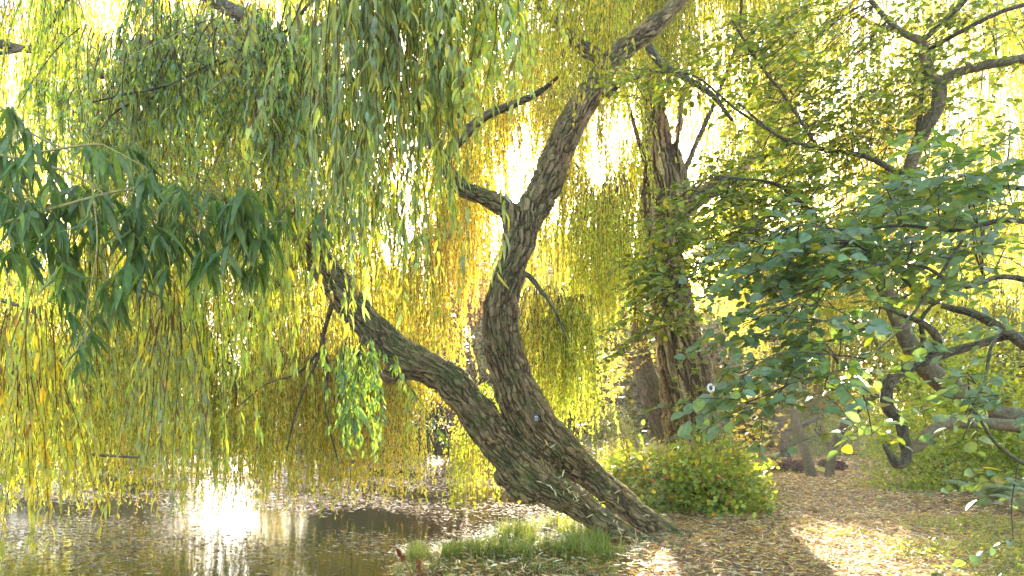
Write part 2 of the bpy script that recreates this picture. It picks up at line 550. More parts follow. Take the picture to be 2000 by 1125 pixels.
m, nt, out = new_mat('pond_water')
geo = N_(nt, 'ShaderNodeNewGeometry')
pb = N_(nt, 'ShaderNodeBsdfPrincipled'); pb.inputs['Base Color'].default_value = (.045, .042, .018, 1)
pb.inputs['Roughness'].default_value = .03; pb.inputs['IOR'].default_value = 1.45; pb.inputs['Specular IOR Level'].default_value = .8
nA = N_(nt, 'ShaderNodeTexNoise'); nA.inputs['Scale'].default_value = 5; nA.inputs['Detail'].default_value = 4
mp = N_(nt, 'ShaderNodeMapping'); mp.inputs['Scale'].default_value = (.7, 1.6, 1)
nt.links.new(geo.outputs['Position'], mp.inputs['Vector']); nt.links.new(mp.outputs[0], nA.inputs['Vector'])
bp = N_(nt, 'ShaderNodeBump'); bp.inputs['Strength'].default_value = .16; bp.inputs['Distance'].default_value = .02
nt.links.new(nA.outputs['Fac'], bp.inputs['Height']); nt.links.new(bp.outputs[0], pb.inputs['Normal'])
nt.links.new(pb.outputs[0], out.inputs['Surface'])
mb = MB(); mb.add([(-60, -20, WATER_Z), (6, -20, WATER_Z), (6, 32, WATER_Z), (-60, 32, WATER_Z)], [np.array([[0, 1, 2, 3]])])
tag(mb.obj('water', m), 'still pond water reflecting the yellow willow curtains', kind='structure')

th = np.linspace(0, math.pi, 17)
sv0 = np.array([[math.sin(a) * math.cos(b), math.sin(a) * math.sin(b), math.cos(a)] for a in th for b in np.linspace(0, 2 * math.pi, 25)[:-1]])
sf = np.array([[i * 24 + j, i * 24 + (j + 1) % 24, (i + 1) * 24 + (j + 1) % 24, (i + 1) * 24 + j] for i in range(16) for j in range(24)])

# ------------------------------------------------------------------ trunks by fusing tubes
def limb_coords(V, segs):
    """limb-aligned coordinates of each vertex from its nearest skeleton segment"""
    best = np.full(len(V), 1e9); out = np.zeros((len(V), 3))
    for (p, r) in segs:
        t, U, W = path_frames(p)
        s = np.concatenate([[0], np.cumsum(np.linalg.norm(np.diff(p, axis=0), axis=1))])
        for i in range(len(p) - 1):
            e = p[i + 1] - p[i]; L2 = max(e @ e, 1e-9)
            k = np.clip(((V - p[i]) @ e) / L2, 0, 1)
            d = V - p[i] - k[:, None] * e
            dist = np.linalg.norm(d, axis=1) - (r[i] + (r[i + 1] - r[i]) * k)
            m = dist < best
            best[m] = dist[m]
            out[m] = np.stack([d @ U[i], d @ W[i], s[i] + k * math.sqrt(L2)], -1)[m]
    return out


def fused_trunk(name, limbs, blobs, voxel, mat, parent, smooth_it=6):
    mb = MB(); segs = []
    for l in limbs:
        p, r = smooth_path(*pix(l), .12)
        segs.append((p, r))
        tube(mb, p, r, 18, cap=True, wob=.07)
    for (a, b, d, r) in blobs:
        c = P(a, b, d); rr = r * d / F
        v = sv0 * rr * np.array([1, .9, 1]) + c
        mb.add(v, [sf])
    me = mb.mesh('tmp', [])
    o = bpy.data.objects.new('tmp', me); COL.objects.link(o)
    md = o.modifiers.new('r', 'REMESH'); md.mode = 'VOXEL'; md.voxel_size = voxel
    ms = o.modifiers.new('s', 'SMOOTH'); ms.iterations = smooth_it; ms.factor = .6
    dg = bpy.context.evaluated_depsgraph_get()
    me2 = bpy.data.meshes.new_from_object(o.evaluated_get(dg))
    bpy.data.objects.remove(o)
    n = len(me2.vertices)
    V = np.empty(n * 3, np.float32); me2.vertices.foreach_get('co', V); V = V.reshape(-1, 3).astype(float)
    Nn = np.empty(n * 3, np.float32); me2.vertices.foreach_get('normal', Nn); Nn = Nn.reshape(-1, 3)
    bk = limb_coords(V, segs)
    h = np.array([mnoise.noise(Vector(v) * 3.1) * .55 + mnoise.noise(Vector(v) * 7.3) * .3 for v in V])
    V = V + Nn * (h * .045)[:, None]
    off = np.array(parent.location)
    me2.vertices.foreach_set('co', (V - off).astype(np.float32).ravel())
    me2.attributes.new('bark', 'FLOAT_VECTOR', 'POINT').data.foreach_set('vector', bk.astype(np.float32).ravel())
    me2.polygons.foreach_set('use_smooth', np.ones(len(me2.polygons), bool))
    me2.name = name
    me2.materials.clear(); me2.materials.append(mat)
    me2.update()
    return link(name, me2, parent), V, Nn



wl = P(1250, 1052, 7.6); wl[2] = 0.0
willow = thing('willow_tree', wl, 'leaning twin-stemmed willow with mossy bark and yellow curtains over the pond', 'tree', 'weeping willows')
A = [(1290, 1082, 7.4, 10), (1262, 1066, 7.4, 17), (1215, 1046, 7.4, 24), (1165, 1013, 7.42, 27), (1112, 975, 7.45, 31), (1058, 943, 7.5, 36), (1008, 900, 7.6, 39), (960, 845, 7.7, 37), (915, 785, 7.8, 35),
     (872, 738, 7.9, 34), (820, 712, 8.0, 34), (775, 690, 8.1, 36), (722, 637, 8.2, 31), (675, 582, 8.3, 29), (630, 517, 8.4, 28), (590, 464, 8.5, 25), (555, 395, 8.6, 21), (545, 320, 8.7, 17), (575, 255, 8.8, 14)]
B = [(1342, 1060, 7.9, 9), (1308, 1043, 7.9, 16), (1265, 1019, 7.8, 24), (1218, 984, 7.75, 27), (1165, 936, 7.8, 27), (1112, 897, 7.75, 37), (1066, 858, 7.7, 45), (1030, 805, 7.7, 45), (1003, 745, 7.75, 40),
     (985, 690, 7.8, 38), (977, 630, 7.8, 36), (985, 570, 7.85, 32), (1002, 515, 7.9, 31), (1014, 465, 7.95, 34), (1020, 425, 8.0, 40)]
B1 = [(1018, 445, 8.0, 32), (1044, 400, 8.05, 33), (1070, 350, 8.1, 32), (1090, 298, 8.2, 30), (1122, 232, 8.3, 27), (1157, 180, 8.4, 24), (1178, 138, 8.5, 21), (1200, 110, 8.6, 20),
      (1240, 80, 8.7, 19), (1282, 48, 8.8, 18), (1320, 8, 8.9, 16), (1355, -50, 9, 14), (1400, -140, 9.2, 9)]
B2 = [(1008, 430, 8.0, 24), (985, 404, 8.0, 20), (950, 388, 8.0, 16), (910, 370, 8.0, 15), (880, 340, 8.0, 14), (862, 312, 8.05, 12)]
B3 = [(1190, 125, 8.5, 15), (1160, 105, 8.5, 14), (1130, 85, 8.5, 13), (1085, 45, 8.6, 11), (1040, -10, 8.7, 10)]
blobs = [(1008, 958, 7.5, 22), (1035, 962, 7.45, 24), (985, 932, 7.55, 22), (764, 732, 8.05, 20), (790, 722, 8.0, 22), (962, 600, 7.8, 20), (966, 625, 7.75, 24), (1075, 885, 7.5, 28)]
trunk, TV, TN = fused_trunk('trunk', [A, B, B1, B2, B3, [(1240, 1050, 7.42, 17), (1235, 1078, 7.25, 12), (1215, 1095, 7.1, 5)], [(1285, 1032, 7.85, 16), (1345, 1044, 7.95, 9), (1395, 1050, 8.0, 4)], [(1255, 1060, 7.4, 15), (1320, 1078, 7.35, 9), (1370, 1086, 7.3, 4)]], blobs, .0135, M_BARK, willow)

def limb(parent, l, mat=M_LIMB, name='limb', sides=9, step=.12, wob=.06, mb=None):
    own = mb is None
    mb = mb or MB()
    p, r = pix(l)
    tube(mb, p, r, sides, step, wob=wob)
    if own:
        return mb.obj(name, mat, parent)


for l in [
    [(862, 315, 8.05, 12), (878, 296, 8, 10), (912, 258, 7.9, 11), (950, 225, 7.8, 9), (1000, 205, 7.6, 8), (1050, 182, 7.5, 6), (1090, 150, 7.3, 3)],
    [(862, 312, 8.05, 9), (840, 280, 8.1, 8), (815, 230, 8.2, 7), (790, 150, 8.4, 6), (800, 60, 8.6, 5), (780, -40, 8.8, 3)],
    [(1268, 92, 8.7, 9), (1292, 125, 8.6, 7), (1335, 150, 8.4, 6), (1390, 185, 8.2, 5), (1430, 235, 8, 3)],
    [(1010, 528, 7.8, 6), (1034, 540, 7.85, 5), (1060, 572, 7.7, 4), (1080, 600, 7.6, 3), (1108, 665, 7.5, 1.2)],
    [(575, 255, 8.8, 14), (600, 200, 9, 12), (560, 120, 9.3, 12), (500, 45, 9.6, 13), (430, 8, 9.8, 14), (360, -40, 10, 12)],
    [(560, 120, 9.3, 9), (620, 60, 9.2, 8), (700, 35, 9.2, 7), (790, 25, 9.2, 6), (860, -20, 9.2, 5)],
    [(545, 320, 8.7, 12), (470, 250, 9.6, 11), (380, 200, 10.2, 9), (250, 160, 10.8, 7), (120, 130, 11.2, 6)],
    [(470, 45, 9.7, 9), (400, 66, 9.9, 9), (330, 80, 10, 9), (250, 102, 10.2, 7), (225, 140, 10.3, 4)],
    [(-60, 70, 10.5, 10), (10, 88, 10.4, 9), (60, 98, 10.3, 6), (110, 100, 10.2, 4)],
    [(-40, 110, 10.2, 3), (60, 90, 10.2, 4), (110, 30, 10.2, 5), (150, -30, 10.2, 5)],
    [(555, 395, 8.6, 13), (470, 380, 9.6, 10), (360, 400, 10.6, 8), (230, 430, 11.5, 7), (80, 400, 12.3, 5)],
    [(600, 480, 8.5, 12), (560, 530, 9.5, 9), (500, 600, 10.5, 7), (430, 680, 11.2, 5)],
    [(-30, 575, 9.5, 5), (30, 595, 9.5, 4), (60, 606, 9.5, 3), (110, 640, 9.6, 1.5)],
    [(650, 590, 8.35, 5), (635, 640, 8.4, 4), (620, 700, 8.4, 3), (580, 800, 8.6, 2), (560, 880, 8.7, 1.5)],
    [(628, 650, 8.4, 3), (640, 720, 8.5, 3), (636, 800, 8.6, 2.5), (660, 900, 8.7, 1)],
    [(620, 690, 8.4, 3), (580, 730, 8.5, 2.6), (520, 750, 8.6, 2), (470, 790, 8.8, 1)],
    [(440, 690, 11, 4), (460, 760, 11, 3), (455, 840, 11, 2), (480, 900, 11, 1)],
    [(180, 888, 10, 3), (260, 893, 10, 2), (320, 896, 10, 1)],
    [(1185, 190, 8.4, 6), (1210, 165, 8.3, 5), (1250, 150, 8.1, 3)],
]:
    limb(willow, l)

# air of the place: thin morning haze
m, nt, out = new_mat('haze_air')
pv = N_(nt, 'ShaderNodeVolumePrincipled')
pv.inputs['Color'].default_value = (1, .98, .94, 1)
pv.inputs['Density'].default_value = HAZE
pv.inputs['Anisotropy'].default_value = .5
nt.links.new(pv.outputs[0], out.inputs['Volume'])
mb = MB()
hx0, hx1, hy0, hy1, hz0, hz1 = -90, 90, -25, 110, -3.2, 14.5
mb.add([(x_, y_, z_) for z_ in (hz0, hz1) for x_, y_ in ((hx0, hy0), (hx1, hy0), (hx1, hy1), (hx0, hy1))],
       [np.array([[0, 3, 2, 1], [4, 5, 6, 7], [0, 1, 5, 4], [1, 2, 6, 5], [2, 3, 7, 6], [3, 0, 4, 7]])])
hz = mb.obj('haze', m, smooth=False)
tag(hz, 'thin bright haze hanging in the air of the garden', 'haze', kind='stuff')

# little zinc name plate screwed to the trunk
mb = MB()
m_plate, nt, out = new_mat('plate')
pb = N_(nt, 'ShaderNodeBsdfPrincipled'); at = N_(nt, 'ShaderNodeAttribute', attribute_name='Col'); nt.links.new(at.outputs['Color'], pb.inputs['Base Color'])
pb.inputs['Roughness'].default_value = .45; nt.links.new(pb.outputs[0], out.inputs['Surface'])
bvh = BVHTree.FromPolygons([Vector(v) for v in TV], [tuple(p.vertices) for p in trunk.data.polygons])
def hit(px, py):
    o = Vector((0, 0, EYE)); d = (Vector(P(px, py, 5)) - o).normalized()
    loc, n, i, dist = bvh.ray_cast(o, d)
    return loc, n
def plate_box(cx, cy, w, h, z0, z1, col):
    v = [(cx + a * w / 2, cy + b * h / 2, c) for c in (z0, z1) for a, b in ((-1, -1), (1, -1), (1, 1), (-1, 1))]
    mb.add(v, [np.array([[0, 3, 2, 1], [4, 5, 6, 7], [0, 1, 5, 4], [1, 2, 6, 5], [2, 3, 7, 6], [3, 0, 4, 7]])], col)
pl = P(1046, 816, 7.28)
h_ = hit(1046, 816)
if h_[0] is not None: pl = np.array(h_[0]) + np.array([0, -.02, 0])
plate_box(0, 0, .05, .085, 0, .003, (.05, .06, .07))
plate_box(0, .008, .042, .016, .0035, .0045, (.36, .36, .34))
plate_box(0, -.016, .042, .009, .0035, .0045, (.33, .33, .3))
plate_box(0, -.028, .03, .006, .0035, .0045, (.3, .3, .28))
plate_box(0, .033, .012, .012, .0035, .0055, (.12, .13, .18))
po = link('name_plate', mb.mesh('name_plate', [m_plate], False), willow)
nn = Vector((0.35, -1, 0.12)).normalized()
po.location = Vector(pl) - willow.location + nn * .012
po.rotation_euler = nn.to_track_quat('Z', 'Y').to_euler()
tag(po, 'small dark name plate with pale lettering strips')

# ------------------------------------------------------------------ hanging willow branches
PAL_Y = [(7, (.74, .62, .09)), (4, (.66, .60, .10)), (3, (.50, .52, .08)), (1.4, (.32, .38, .07)), (.6, (.62, .38, .05))]
PAL_M = [(3, (.60, .54, .05)), (4, (.46, .46, .05)), (2, (.28, .32, .05)), (2, (.70, .58, .05))]
PAL_G = [(5, (.25, .33, .15)), (4, (.33, .40, .13)), (2.5, (.44, .47, .09)), (1, (.60, .54, .07)), (1.6, (.29, .35, .22)), (.2, (.2, .12, .05))]


def make_switch(name, ntw, L, spread, ll, lw, sp, T, pal, mat, arch=.3, seg=.16):
    mb = MB()
    ang0 = R.uniform(0, 6.28)
    PP, DD, NN, LL = [], [], [], []
    if L > 2: tube(mb, [(-spread * .8, 0, -.12), (0, 0, .02), (spread * .8, 0.03, -.08)], [.002, .005, .002], 4, .15, (.12, .09, .04), 0)
    for k in range(ntw):
        x0 = R.normal(0, spread * .55); y0 = R.normal(0, spread * .3)
        l = L * (R.uniform(.7, 1.0) if R.random() < .65 else R.uniform(.35, .8))
        out = nrm(np.array([x0, y0 + .02, 0]))
        n = max(4, int(l / seg)); s = np.linspace(0, l, n)
        sway = R.normal(0, .05 if seg > .13 else .11, 2)
        fx = x0 * .75 + out[0] * arch * spread * (1 - np.exp(-s * 3)) + sway[0] * s + .015 * np.sin(s * R.uniform(2, 5) + k)
        fy = y0 * .75 + out[1] * arch * spread * (1 - np.exp(-s * 3)) + sway[1] * s + .015 * np.cos(s * R.uniform(2, 5) + k)
        p = np.stack([fx, fy, -s - abs(x0) * .15], -1)
        r = np.linspace(.0048, .0015, n)
        tube(mb, p, r, 3, None, (.16, .11, .035) if R.random() < .5 else (.08, .05, .025), 0)
        m = int(l / sp * R.uniform(.75, 1.05))
        t = np.sort(R.uniform(.06, 1, m)) * l
        q = np.stack([np.interp(t, s, p[:, c]) for c in range(3)], -1)
        a = R.uniform(0, 6.28, m)
        dv = np.stack([np.cos(a) * .4, np.sin(a) * .4, -np.ones(m) * R.uniform(.5, 1.1, m)], -1)
        nv = np.stack([np.cos(a), np.sin(a), .6 + 0 * a], -1) + R.normal(0, .35, (m, 3))
        PP.append(q); DD.append(dv); NN.append(nv); LL.append(ll * R.uniform(.6, 1.15, m) * (1 - .25 * t / L))
    PP = np.concatenate(PP); DD = np.concatenate(DD); NN = np.concatenate(NN); LL = np.concatenate(LL)
    leaves(mb, PP, DD, NN, LL, lw * R.uniform(.75, 1.15, len(PP)) * .5, palette(len(PP), pal), T, 1)
    me = mb.mesh(name, [M_TWIG, mat])
    return me, (PP, DD, NN, LL)


FARS = [make_switch('hanging_branch', 34, 3.0, .5, .105, .023, .034, T_DIAM, PAL_Y, M_WIL)[0] for _ in range(7)]
MIDS = [make_switch('hanging_branch', 24, 2.2, .36, .098, .023, .032, T_LANCE, PAL_M, M_WIL)[0] for _ in range(6)]
NEARS = [make_switch('hanging_branch', 12, 1.5, .24, .15, .019, .034, T_LANCEN, PAL_G, M_WNEAR, seg=.12)[0] for _ in range(6)]
MLEN = {'F': 3.0, 'M': 2.2, 'N': 1.5}
SETS = {'F': FARS, 'M': MIDS, 'N': NEARS}


def curtain(parent, kind, x0, x1, yb0, yb1, d0, d1, n, tint=(1, 1, 1), sc=(.8, 1.15), maxb=None, jit=.1):
    """n hanging branches whose lower tips end between rows yb0 and yb1"""
    for k in range(n):
        px = x0 + (x1 - x0) * (k + R.uniform(0, 1)) / n
        d = R.uniform(d0, d1)
        py = R.uniform(yb0, yb1)
        if 1235 < px < 1440 and py > 260 and d > 11: d = max(d, 13.9)
        s = R.uniform(*sc)
        bot = P(px, py, d)
        if bot[2] < WATER_Z + .06 and maxb is None: bot[2] = WATER_Z + R.uniform(.03, .2)
        tp = HZ - (bot[2] + MLEN[kind] * s - EYE) / d * F; bp_ = HZ - (bot[2] - EYE) / d * F
        hitl = False
        for lx, ly in ((3.6, 7.4), (5.0, 11.6), (2.6, 6.3)):
            zl = (d - ly) * .334; xl = lx + (d - ly) * .1335
            if d > ly + 1 and abs(bot[0] - xl) < .75 and bot[2] < zl + .2 and bot[2] + MLEN[kind] * s > zl - .2: hitl = True
        if hitl and R.random() < .84: continue
        if abs(px - 1178) < 34 and tp < 330 and bp_ > 330 and R.random() < .85: continue
        o = link('hanging_branch', SETS[kind][int(R.integers(len(SETS[kind])))], parent)
        top = bot + np.array([0, 0, MLEN[kind] * s])
        o.location = Vector(top) - parent.location
        o.rotation_euler = (R.normal(0, .045), R.normal(0, .045), R.uniform(0, 6.28))
        w = R.uniform(.85, 1.25)
        o.scale = (w, w, s)
        t = np.array(tint) * (1 + R.normal(0, jit)) * (1 + R.normal(0, jit * .5, 3))
        o.color = (*[float(c) for c in t], 1)


YG = (1, 1.0, 1)
# lower wall of yellow strands over the water
curtain(willow, 'F', -60, 660, 960, 1060, 10.2, 11.8, 38, YG)
curtain(willow, 'F', -60, 640, 700, 960, 11.0, 14, 34, YG)
curtain(willow, 'F', -60, 700, 430, 720, 11, 14, 31, YG)
curtain(willow, 'F', -60, 900, 180, 450, 10, 13.5, 32, (1, 1.02, 1))
curtain(willow, 'F', -60, 1000, -60, 190, 10, 13, 26, (1, 1.02, 1))
curtain(willow, 'F', 650, 800, 985, 1015, 10.8, 11.6, 9, YG, (.8, .95))
curtain(willow, 'F', 640, 850, 600, 900, 11, 13, 14, YG)
curtain(willow, 'F', 825, 862, 800, 885, 11, 11.6, 2, (1.05, .98, .9), (.5, .6))
curtain(willow, 'F', 850, 960, 380, 760, 11, 13, 13, (1.1, .97, .9), (.6, .8))
curtain(willow, 'F', 880, 1130, 240, 430, 10, 12, 10, (1, 1, 1), (.6, .9))
curtain(willow, 'F', 948, 985, 975, 1000, 9.6, 10, 3, (.9, 1, 1), (.5, .6))
curtain(willow, 'F', 1050, 1140, 820, 880, 9.8, 10.6, 8, (.9, 1.02, 1), (.6, .75))
curtain(willow, 'F', 1040, 1230, 560, 780, 10, 12, 6, (1, 1, 1), (.6, .9))
curtain(willow, 'M', 80, 640, 330, 640, 6.5, 9, 20, (1, 1, 1))
curtain(willow, 'M', 850, 1230, 40, 260, 6.8, 7.4, 7, (.95, 1, .9), (.6, .9))
curtain(willow, 'M', 1060, 1330, -20, 200, 8.6, 10, 12, (1, 1, .9), (.6, .9))
print('parts', len(willow.children))
R = np.random.default_rng(21)
# grey-green foliage close to the lens, arching in from above
near = thing('willow_bough', P(640, -500, 4.6), 'blue-green willow bough arching down from above in front of the leaning trunk', 'bough')
for l in [
    [(640, -500, 4.6, 12), (680, -160, 4.6, 6), (560, 60, 4.6, 2.6), (440, 120, 4.6, 2.2), (340, 160, 4.6, 2), (290, 200, 4.6, 2), (262, 250, 4.6, 1.2)],
    [(560, 60, 4.6, 2.2), (440, 110, 4.4, 2), (330, 165, 4.4, 2), (240, 185, 4.4, 2.2), (180, 200, 4.4, 1.4)],
    [(290, 190, 4.5, 2.4), (230, 215, 4.5, 1.8), (190, 260, 4.5, 1)],
    [(600, -120, 4.6, 8), (720, -60, 4.5, 7), (850, -40, 4.4, 6), (1000, -60, 4.3, 4)],
    [(720, -60, 4.5, 3), (770, 100, 4.4, 2.5), (778, 300, 4.4, 2), (770, 500, 4.4, 1.4)],
]:
    limb(near, l, M_LIMB, 'branch', 7, .08)
curtain(near, 'N', 640, 850, 250, 520, 3.5, 4.4, 9, (1, 1, 1), (.7, 1.0))
curtain(near, 'N', 700, 840, 480, 620, 3.8, 4.6, 3, (1, 1.02, .9), (.7, 1.0))
curtain(near, 'N', 630, 860, 40, 260, 3.5, 4.4, 6, (.95, 1, 1.1), (.7, 1.0))
curtain(near, 'N', 880, 1030, 60, 340, 3.5, 4.2, 5, (1.15, 1.15, .9), (.5, .8))
curtain(near, 'N', 190, 640, 170, 300, 4.2, 5.0, 9, (1, 1.03, 1.15), (.35, .6))
curtain(near, 'N', 250, 640, 220, 420, 4.5, 5.6, 12, (.95, 1, 1.1), (.4, .7))
curtain(near, 'N', 380, 600, 280, 520, 5, 6, 7, (1.1, 1.1, 1), (.5, .8))
curtain(near, 'N', 130, 330, 300, 420, 5, 5.8, 7, (1, 1, 1), (.35, .5))
curtain(near, 'N', 670, 715, 885, 915, 4.6, 4.9, 2, (.6, .75, .7), (.5, .56), maxb=1)
curtain(near, 'N', 0, 600, 650, 960, 5.0, 6.4, 12, (1.5, 1.4, .9), (.95, 1.3), maxb=1)
curtain(near, 'N', 280, 330, 990, 1020, 4.9, 5.1, 1, (1.1, 1.1, .9), (.9, 1), maxb=1)
curtain(near, 'N', 10, 90, 1075, 1110, 4.8, 5.2, 2, (1.7, 1.3, .6), (1.0, 1.2), maxb=1)
# single leaves of the closest strands
PP = []; 
for k in range(26):
    px = R.choice([R.uniform(640, 850), R.uniform(300, 640), R.uniform(870, 1000)], p=[.55, .3, .15])
    yt = R.uniform(-20, 420) if px > 640 else R.uniform(60, 420)
    d = R.uniform(3.9, 4.5)
    l = R.uniform(.4, .75)
    s = np.linspace(0, l, 9)
    p = P(px, yt, d)[None] + np.stack([R.normal(0, .05) * s + .02 * np.sin(s * 6), R.normal(0, .04) * s, -s], -1)
    PP.append(p)
mb = MB(); q, dd, nn_, ll = [], [], [], []
for p in PP:
    tube(mb, p, np.linspace(.003, .001, 9), 3, None, (.16, .13, .05))
    m_ = 14
    t = np.linspace(.08, 1, m_) * 8
    qq = np.stack([np.interp(t, np.arange(9), p[:, c]) for c in range(3)], -1)
    a = R.uniform(0, 6.28, m_)
    q.append(qq); dd.append(np.stack([np.cos(a) * .45, np.sin(a) * .45, -R.uniform(.5, 1, m_)], -1))
    nn_.append(np.stack([np.cos(a), np.sin(a), .6 + 0 * a], -1) + R.normal(0, .35, (m_, 3))); ll.append(.125 * R.uniform(.7, 1.15, m_))
q = np.concatenate(q); ll = np.concatenate(ll)
split_leaves(near, q, np.concatenate(dd), np.concatenate(nn_), ll, ll * .095, palette(len(q), PAL_G), T_LANCEN, M_WNEAR, 'wn', 290, 'foliage', mb, [M_TWIG, M_WNEAR], 1)

R = np.random.default_rng(31)
# ------------------------------------------------------------------ second willow: old ridged snag on the right
b2 = P(1372, 925, 13.2); b2[2] = 0
old = thing('willow_tree', b2, 'old upright willow with deeply ridged trunk and broken top behind the bush', 'tree', 'weeping willows')
S1 = [(1395, 960, 13.2, 84), (1378, 905, 13.2, 70), (1362, 850, 13.2, 60), (1347, 780, 13.2, 54), (1332, 700, 13.2, 50), (1316, 620, 13.2, 45), (1302, 550, 13.2, 40),
      (1295, 480, 13.2, 37), (1300, 415, 13.2, 40), (1300, 370, 13.2, 34), (1288, 310, 13.3, 30), (1280, 250, 13.4, 27), (1274, 180, 13.5, 22), (1280, 90, 13.6, 17), (1295, 0, 13.7, 13), (1300, -80, 13.8, 10)]
S2 = [(1310, 430, 13.2, 28), (1345, 395, 13.3, 22), (1400, 365, 13.5, 15), (1460, 320, 13.8, 10), (1500, 250, 14, 8)]
S3 = [(1310, 420, 13.2, 20), (1330, 350, 13.1, 14), (1322, 290, 13.1, 9), (1330, 220, 13, 6), (1345, 100, 13, 5)]
S4 = [(1280, 520, 13.3, 20), (1262, 480, 13.3, 14), (1255, 400, 13.3, 10), (1262, 330, 13.3, 6)]
rt = [[(1350, 860, 13.0, 30), (1330, 930, 12.9, 24), (1315, 960, 12.8, 16)], [(1385, 860, 13.1, 32), (1410, 930, 13.0, 22), (1425, 960, 13, 12)]]
fused_trunk('trunk', [S1, S2, S3, S4] + rt, [(1285, 450, 13.1, 34), (1320, 440, 13.1, 30), (1300, 500, 13.0, 30), (1340, 400, 13.2, 26)], .026, M_BARK2, old, 3)
for l in [[(1330, 352, 13.1, 6), (1360, 280, 13, 5), (1400, 190, 12.8, 4), (1440, 80, 12.6, 3), (1450, -20, 12.5, 3)],
          [(1265, 330, 13.3, 5), (1240, 250, 13.3, 4), (1215, 150, 13.3, 3)],
          
          [(1400, 365, 13.5, 7), (1440, 380, 13.5, 5), (1500, 400, 13.5, 3)],
          [(1500, 250, 14, 7), (1560, 120, 14.5, 6), (1650, 20, 15, 6), (1760, -60, 15.5, 5)],
          [(1650, 20, 15, 4), (1750, 60, 15.5, 4), (1870, 40, 16, 4), (2010, 60, 16.5, 3)]]:
    limb(old, l)
curtain(old, 'F', 1150, 1240, 520, 720, 11.6, 12.6, 6, (.9, 1.02, 1), (.6, .95))
curtain(old, 'F', 1130, 1260, 330, 560, 11.5, 12.6, 8, (.85, 1.0, 1), (.6, .9))
curtain(old, 'F', 1130, 1560, 60, 330, 12, 14.5, 46, (.95, 1.02, 1), (.6, .9))
curtain(old, 'F', 1370, 1560, 300, 560, 13.6, 15, 16, (.95, 1.02, 1), (.6, .9))
curtain(old, 'F', 1130, 2040, -80, 160, 12, 15.5, 46, (.95, 1.02, 1), (.7, 1))
curtain(old, 'F', 1480, 2040, 160, 430, 14, 17, 46, (1, 1.02, 1), (.7, 1))
curtain(old, 'F', 1420, 2040, 420, 720, 16, 19, 56, (1, 1.02, 1), (.8, 1))
curtain(old, 'F', 1370, 1760, 600, 800, 15.5, 18, 24, (1, 1.02, 1), (.7, .9))
curtain(old, 'F', 850, 1145, 250, 440, 15, 18, 17, (1, 1.02, 1), (.6, .9))
curtain(old, 'F', 1205, 1262, 380, 520, 13.4, 14.5, 4, (.95, 1.0, 1), (.5, .8))
curtain(old, 'F', 1060, 1150, 330, 520, 12, 14, 6, (.95, 1.02, 1), (.6, .9))
curtain(old, 'F', 1145, 1215, 640, 720, 12, 13, 5, (.95, 1.02, 1), (.6, .75))
curtain(old, 'F', 1130, 1235, 240, 300, 12, 14, 7, (.95, 1.02, 1), (.5, .8))
curtain(old, 'F', 850, 1250, 200, 640, 17, 20, 26, (1, 1.0, 1), (.6, .9))
curtain(old, 'M', 1262, 1400, 430, 640, 12.4, 12.6, 4, (1, 1.05, 1), (.4, .6))
curtain(old, 'M', 1250, 1330, 130, 250, 12.6, 13, 5, (.95, 1, .9), (.5, .8))
curtain(old, 'F', 1400, 1460, 560, 720, 12.5, 13, 3, (1.05, 1, 1), (.6, .9))
# light epicormic shoots on the old trunk
mb = MB()
for k in range(46):
    py = R.uniform(560, 860); cx = np.interp(py, [550, 620, 700, 780, 850], [1300, 1312, 1328, 1345, 1362])
    w = np.interp(py, [550, 850], [34, 55])
    base = P(cx + R.uniform(-.9, .9) * w, py, 12.62 + .2 * R.random())
    dr = nrm(np.array([R.normal(0, .6), -.5 - .4 * R.random(), R.normal(.1, .4)]))
    L = R.uniform(.25, .6); s = np.linspace(0, 1, 6)
    p = base + dr * (s * L)[:, None] + np.array([0, 0, -.25 * L]) * (s ** 2)[:, None]
    tube(mb, p, np.linspace(.004, .0015, 6), 3, None, (.3, .25, .08))
    m_ = 20; t = R.uniform(.15, 1, m_)
    q = np.stack([np.interp(t, s, p[:, c]) for c in range(3)], -1)
    dv = dr + R.normal(0, .7, (m_, 3)); dv[:, 2] -= .3
    leaves(mb, q, dv, R.normal(0, 1, (m_, 3)) + np.array([0, -.5, .8]), .085 * R.uniform(.7, 1.2, m_), .008, palette(m_, [(1, (.5, .5, .09)), (1, (.4, .45, .09))]), T_LANCE, 1)
mb.obj('shoots', [M_TWIG, M_WIL], old)
# hanging dead shreds
# white plastic ring fastened on the right side of the old trunk
m_white, nt, out = new_mat('white_plastic'); pb = N_(nt, 'ShaderNodeBsdfPrincipled'); pb.inputs['Base Color'].default_value = (.82, .8, .78, 1); pb.inputs['Roughness'].default_value = .4
nt.links.new(pb.outputs[0], out.inputs['Surface'])
mb = MB(); a = np.linspace(0, 2 * math.pi, 25)
rg = P(1388, 758, 12.55)
ringp = rg + np.stack([np.cos(a) * .052, np.sin(a) * .02, np.sin(a) * .066], -1)
tube(mb, ringp, .022, 8)
ring = mb.obj('plastic_ring', m_white)
tag(ring, 'small white oval ring on the right edge of the old ridged trunk', 'ring')

R = np.random.default_rng(41)
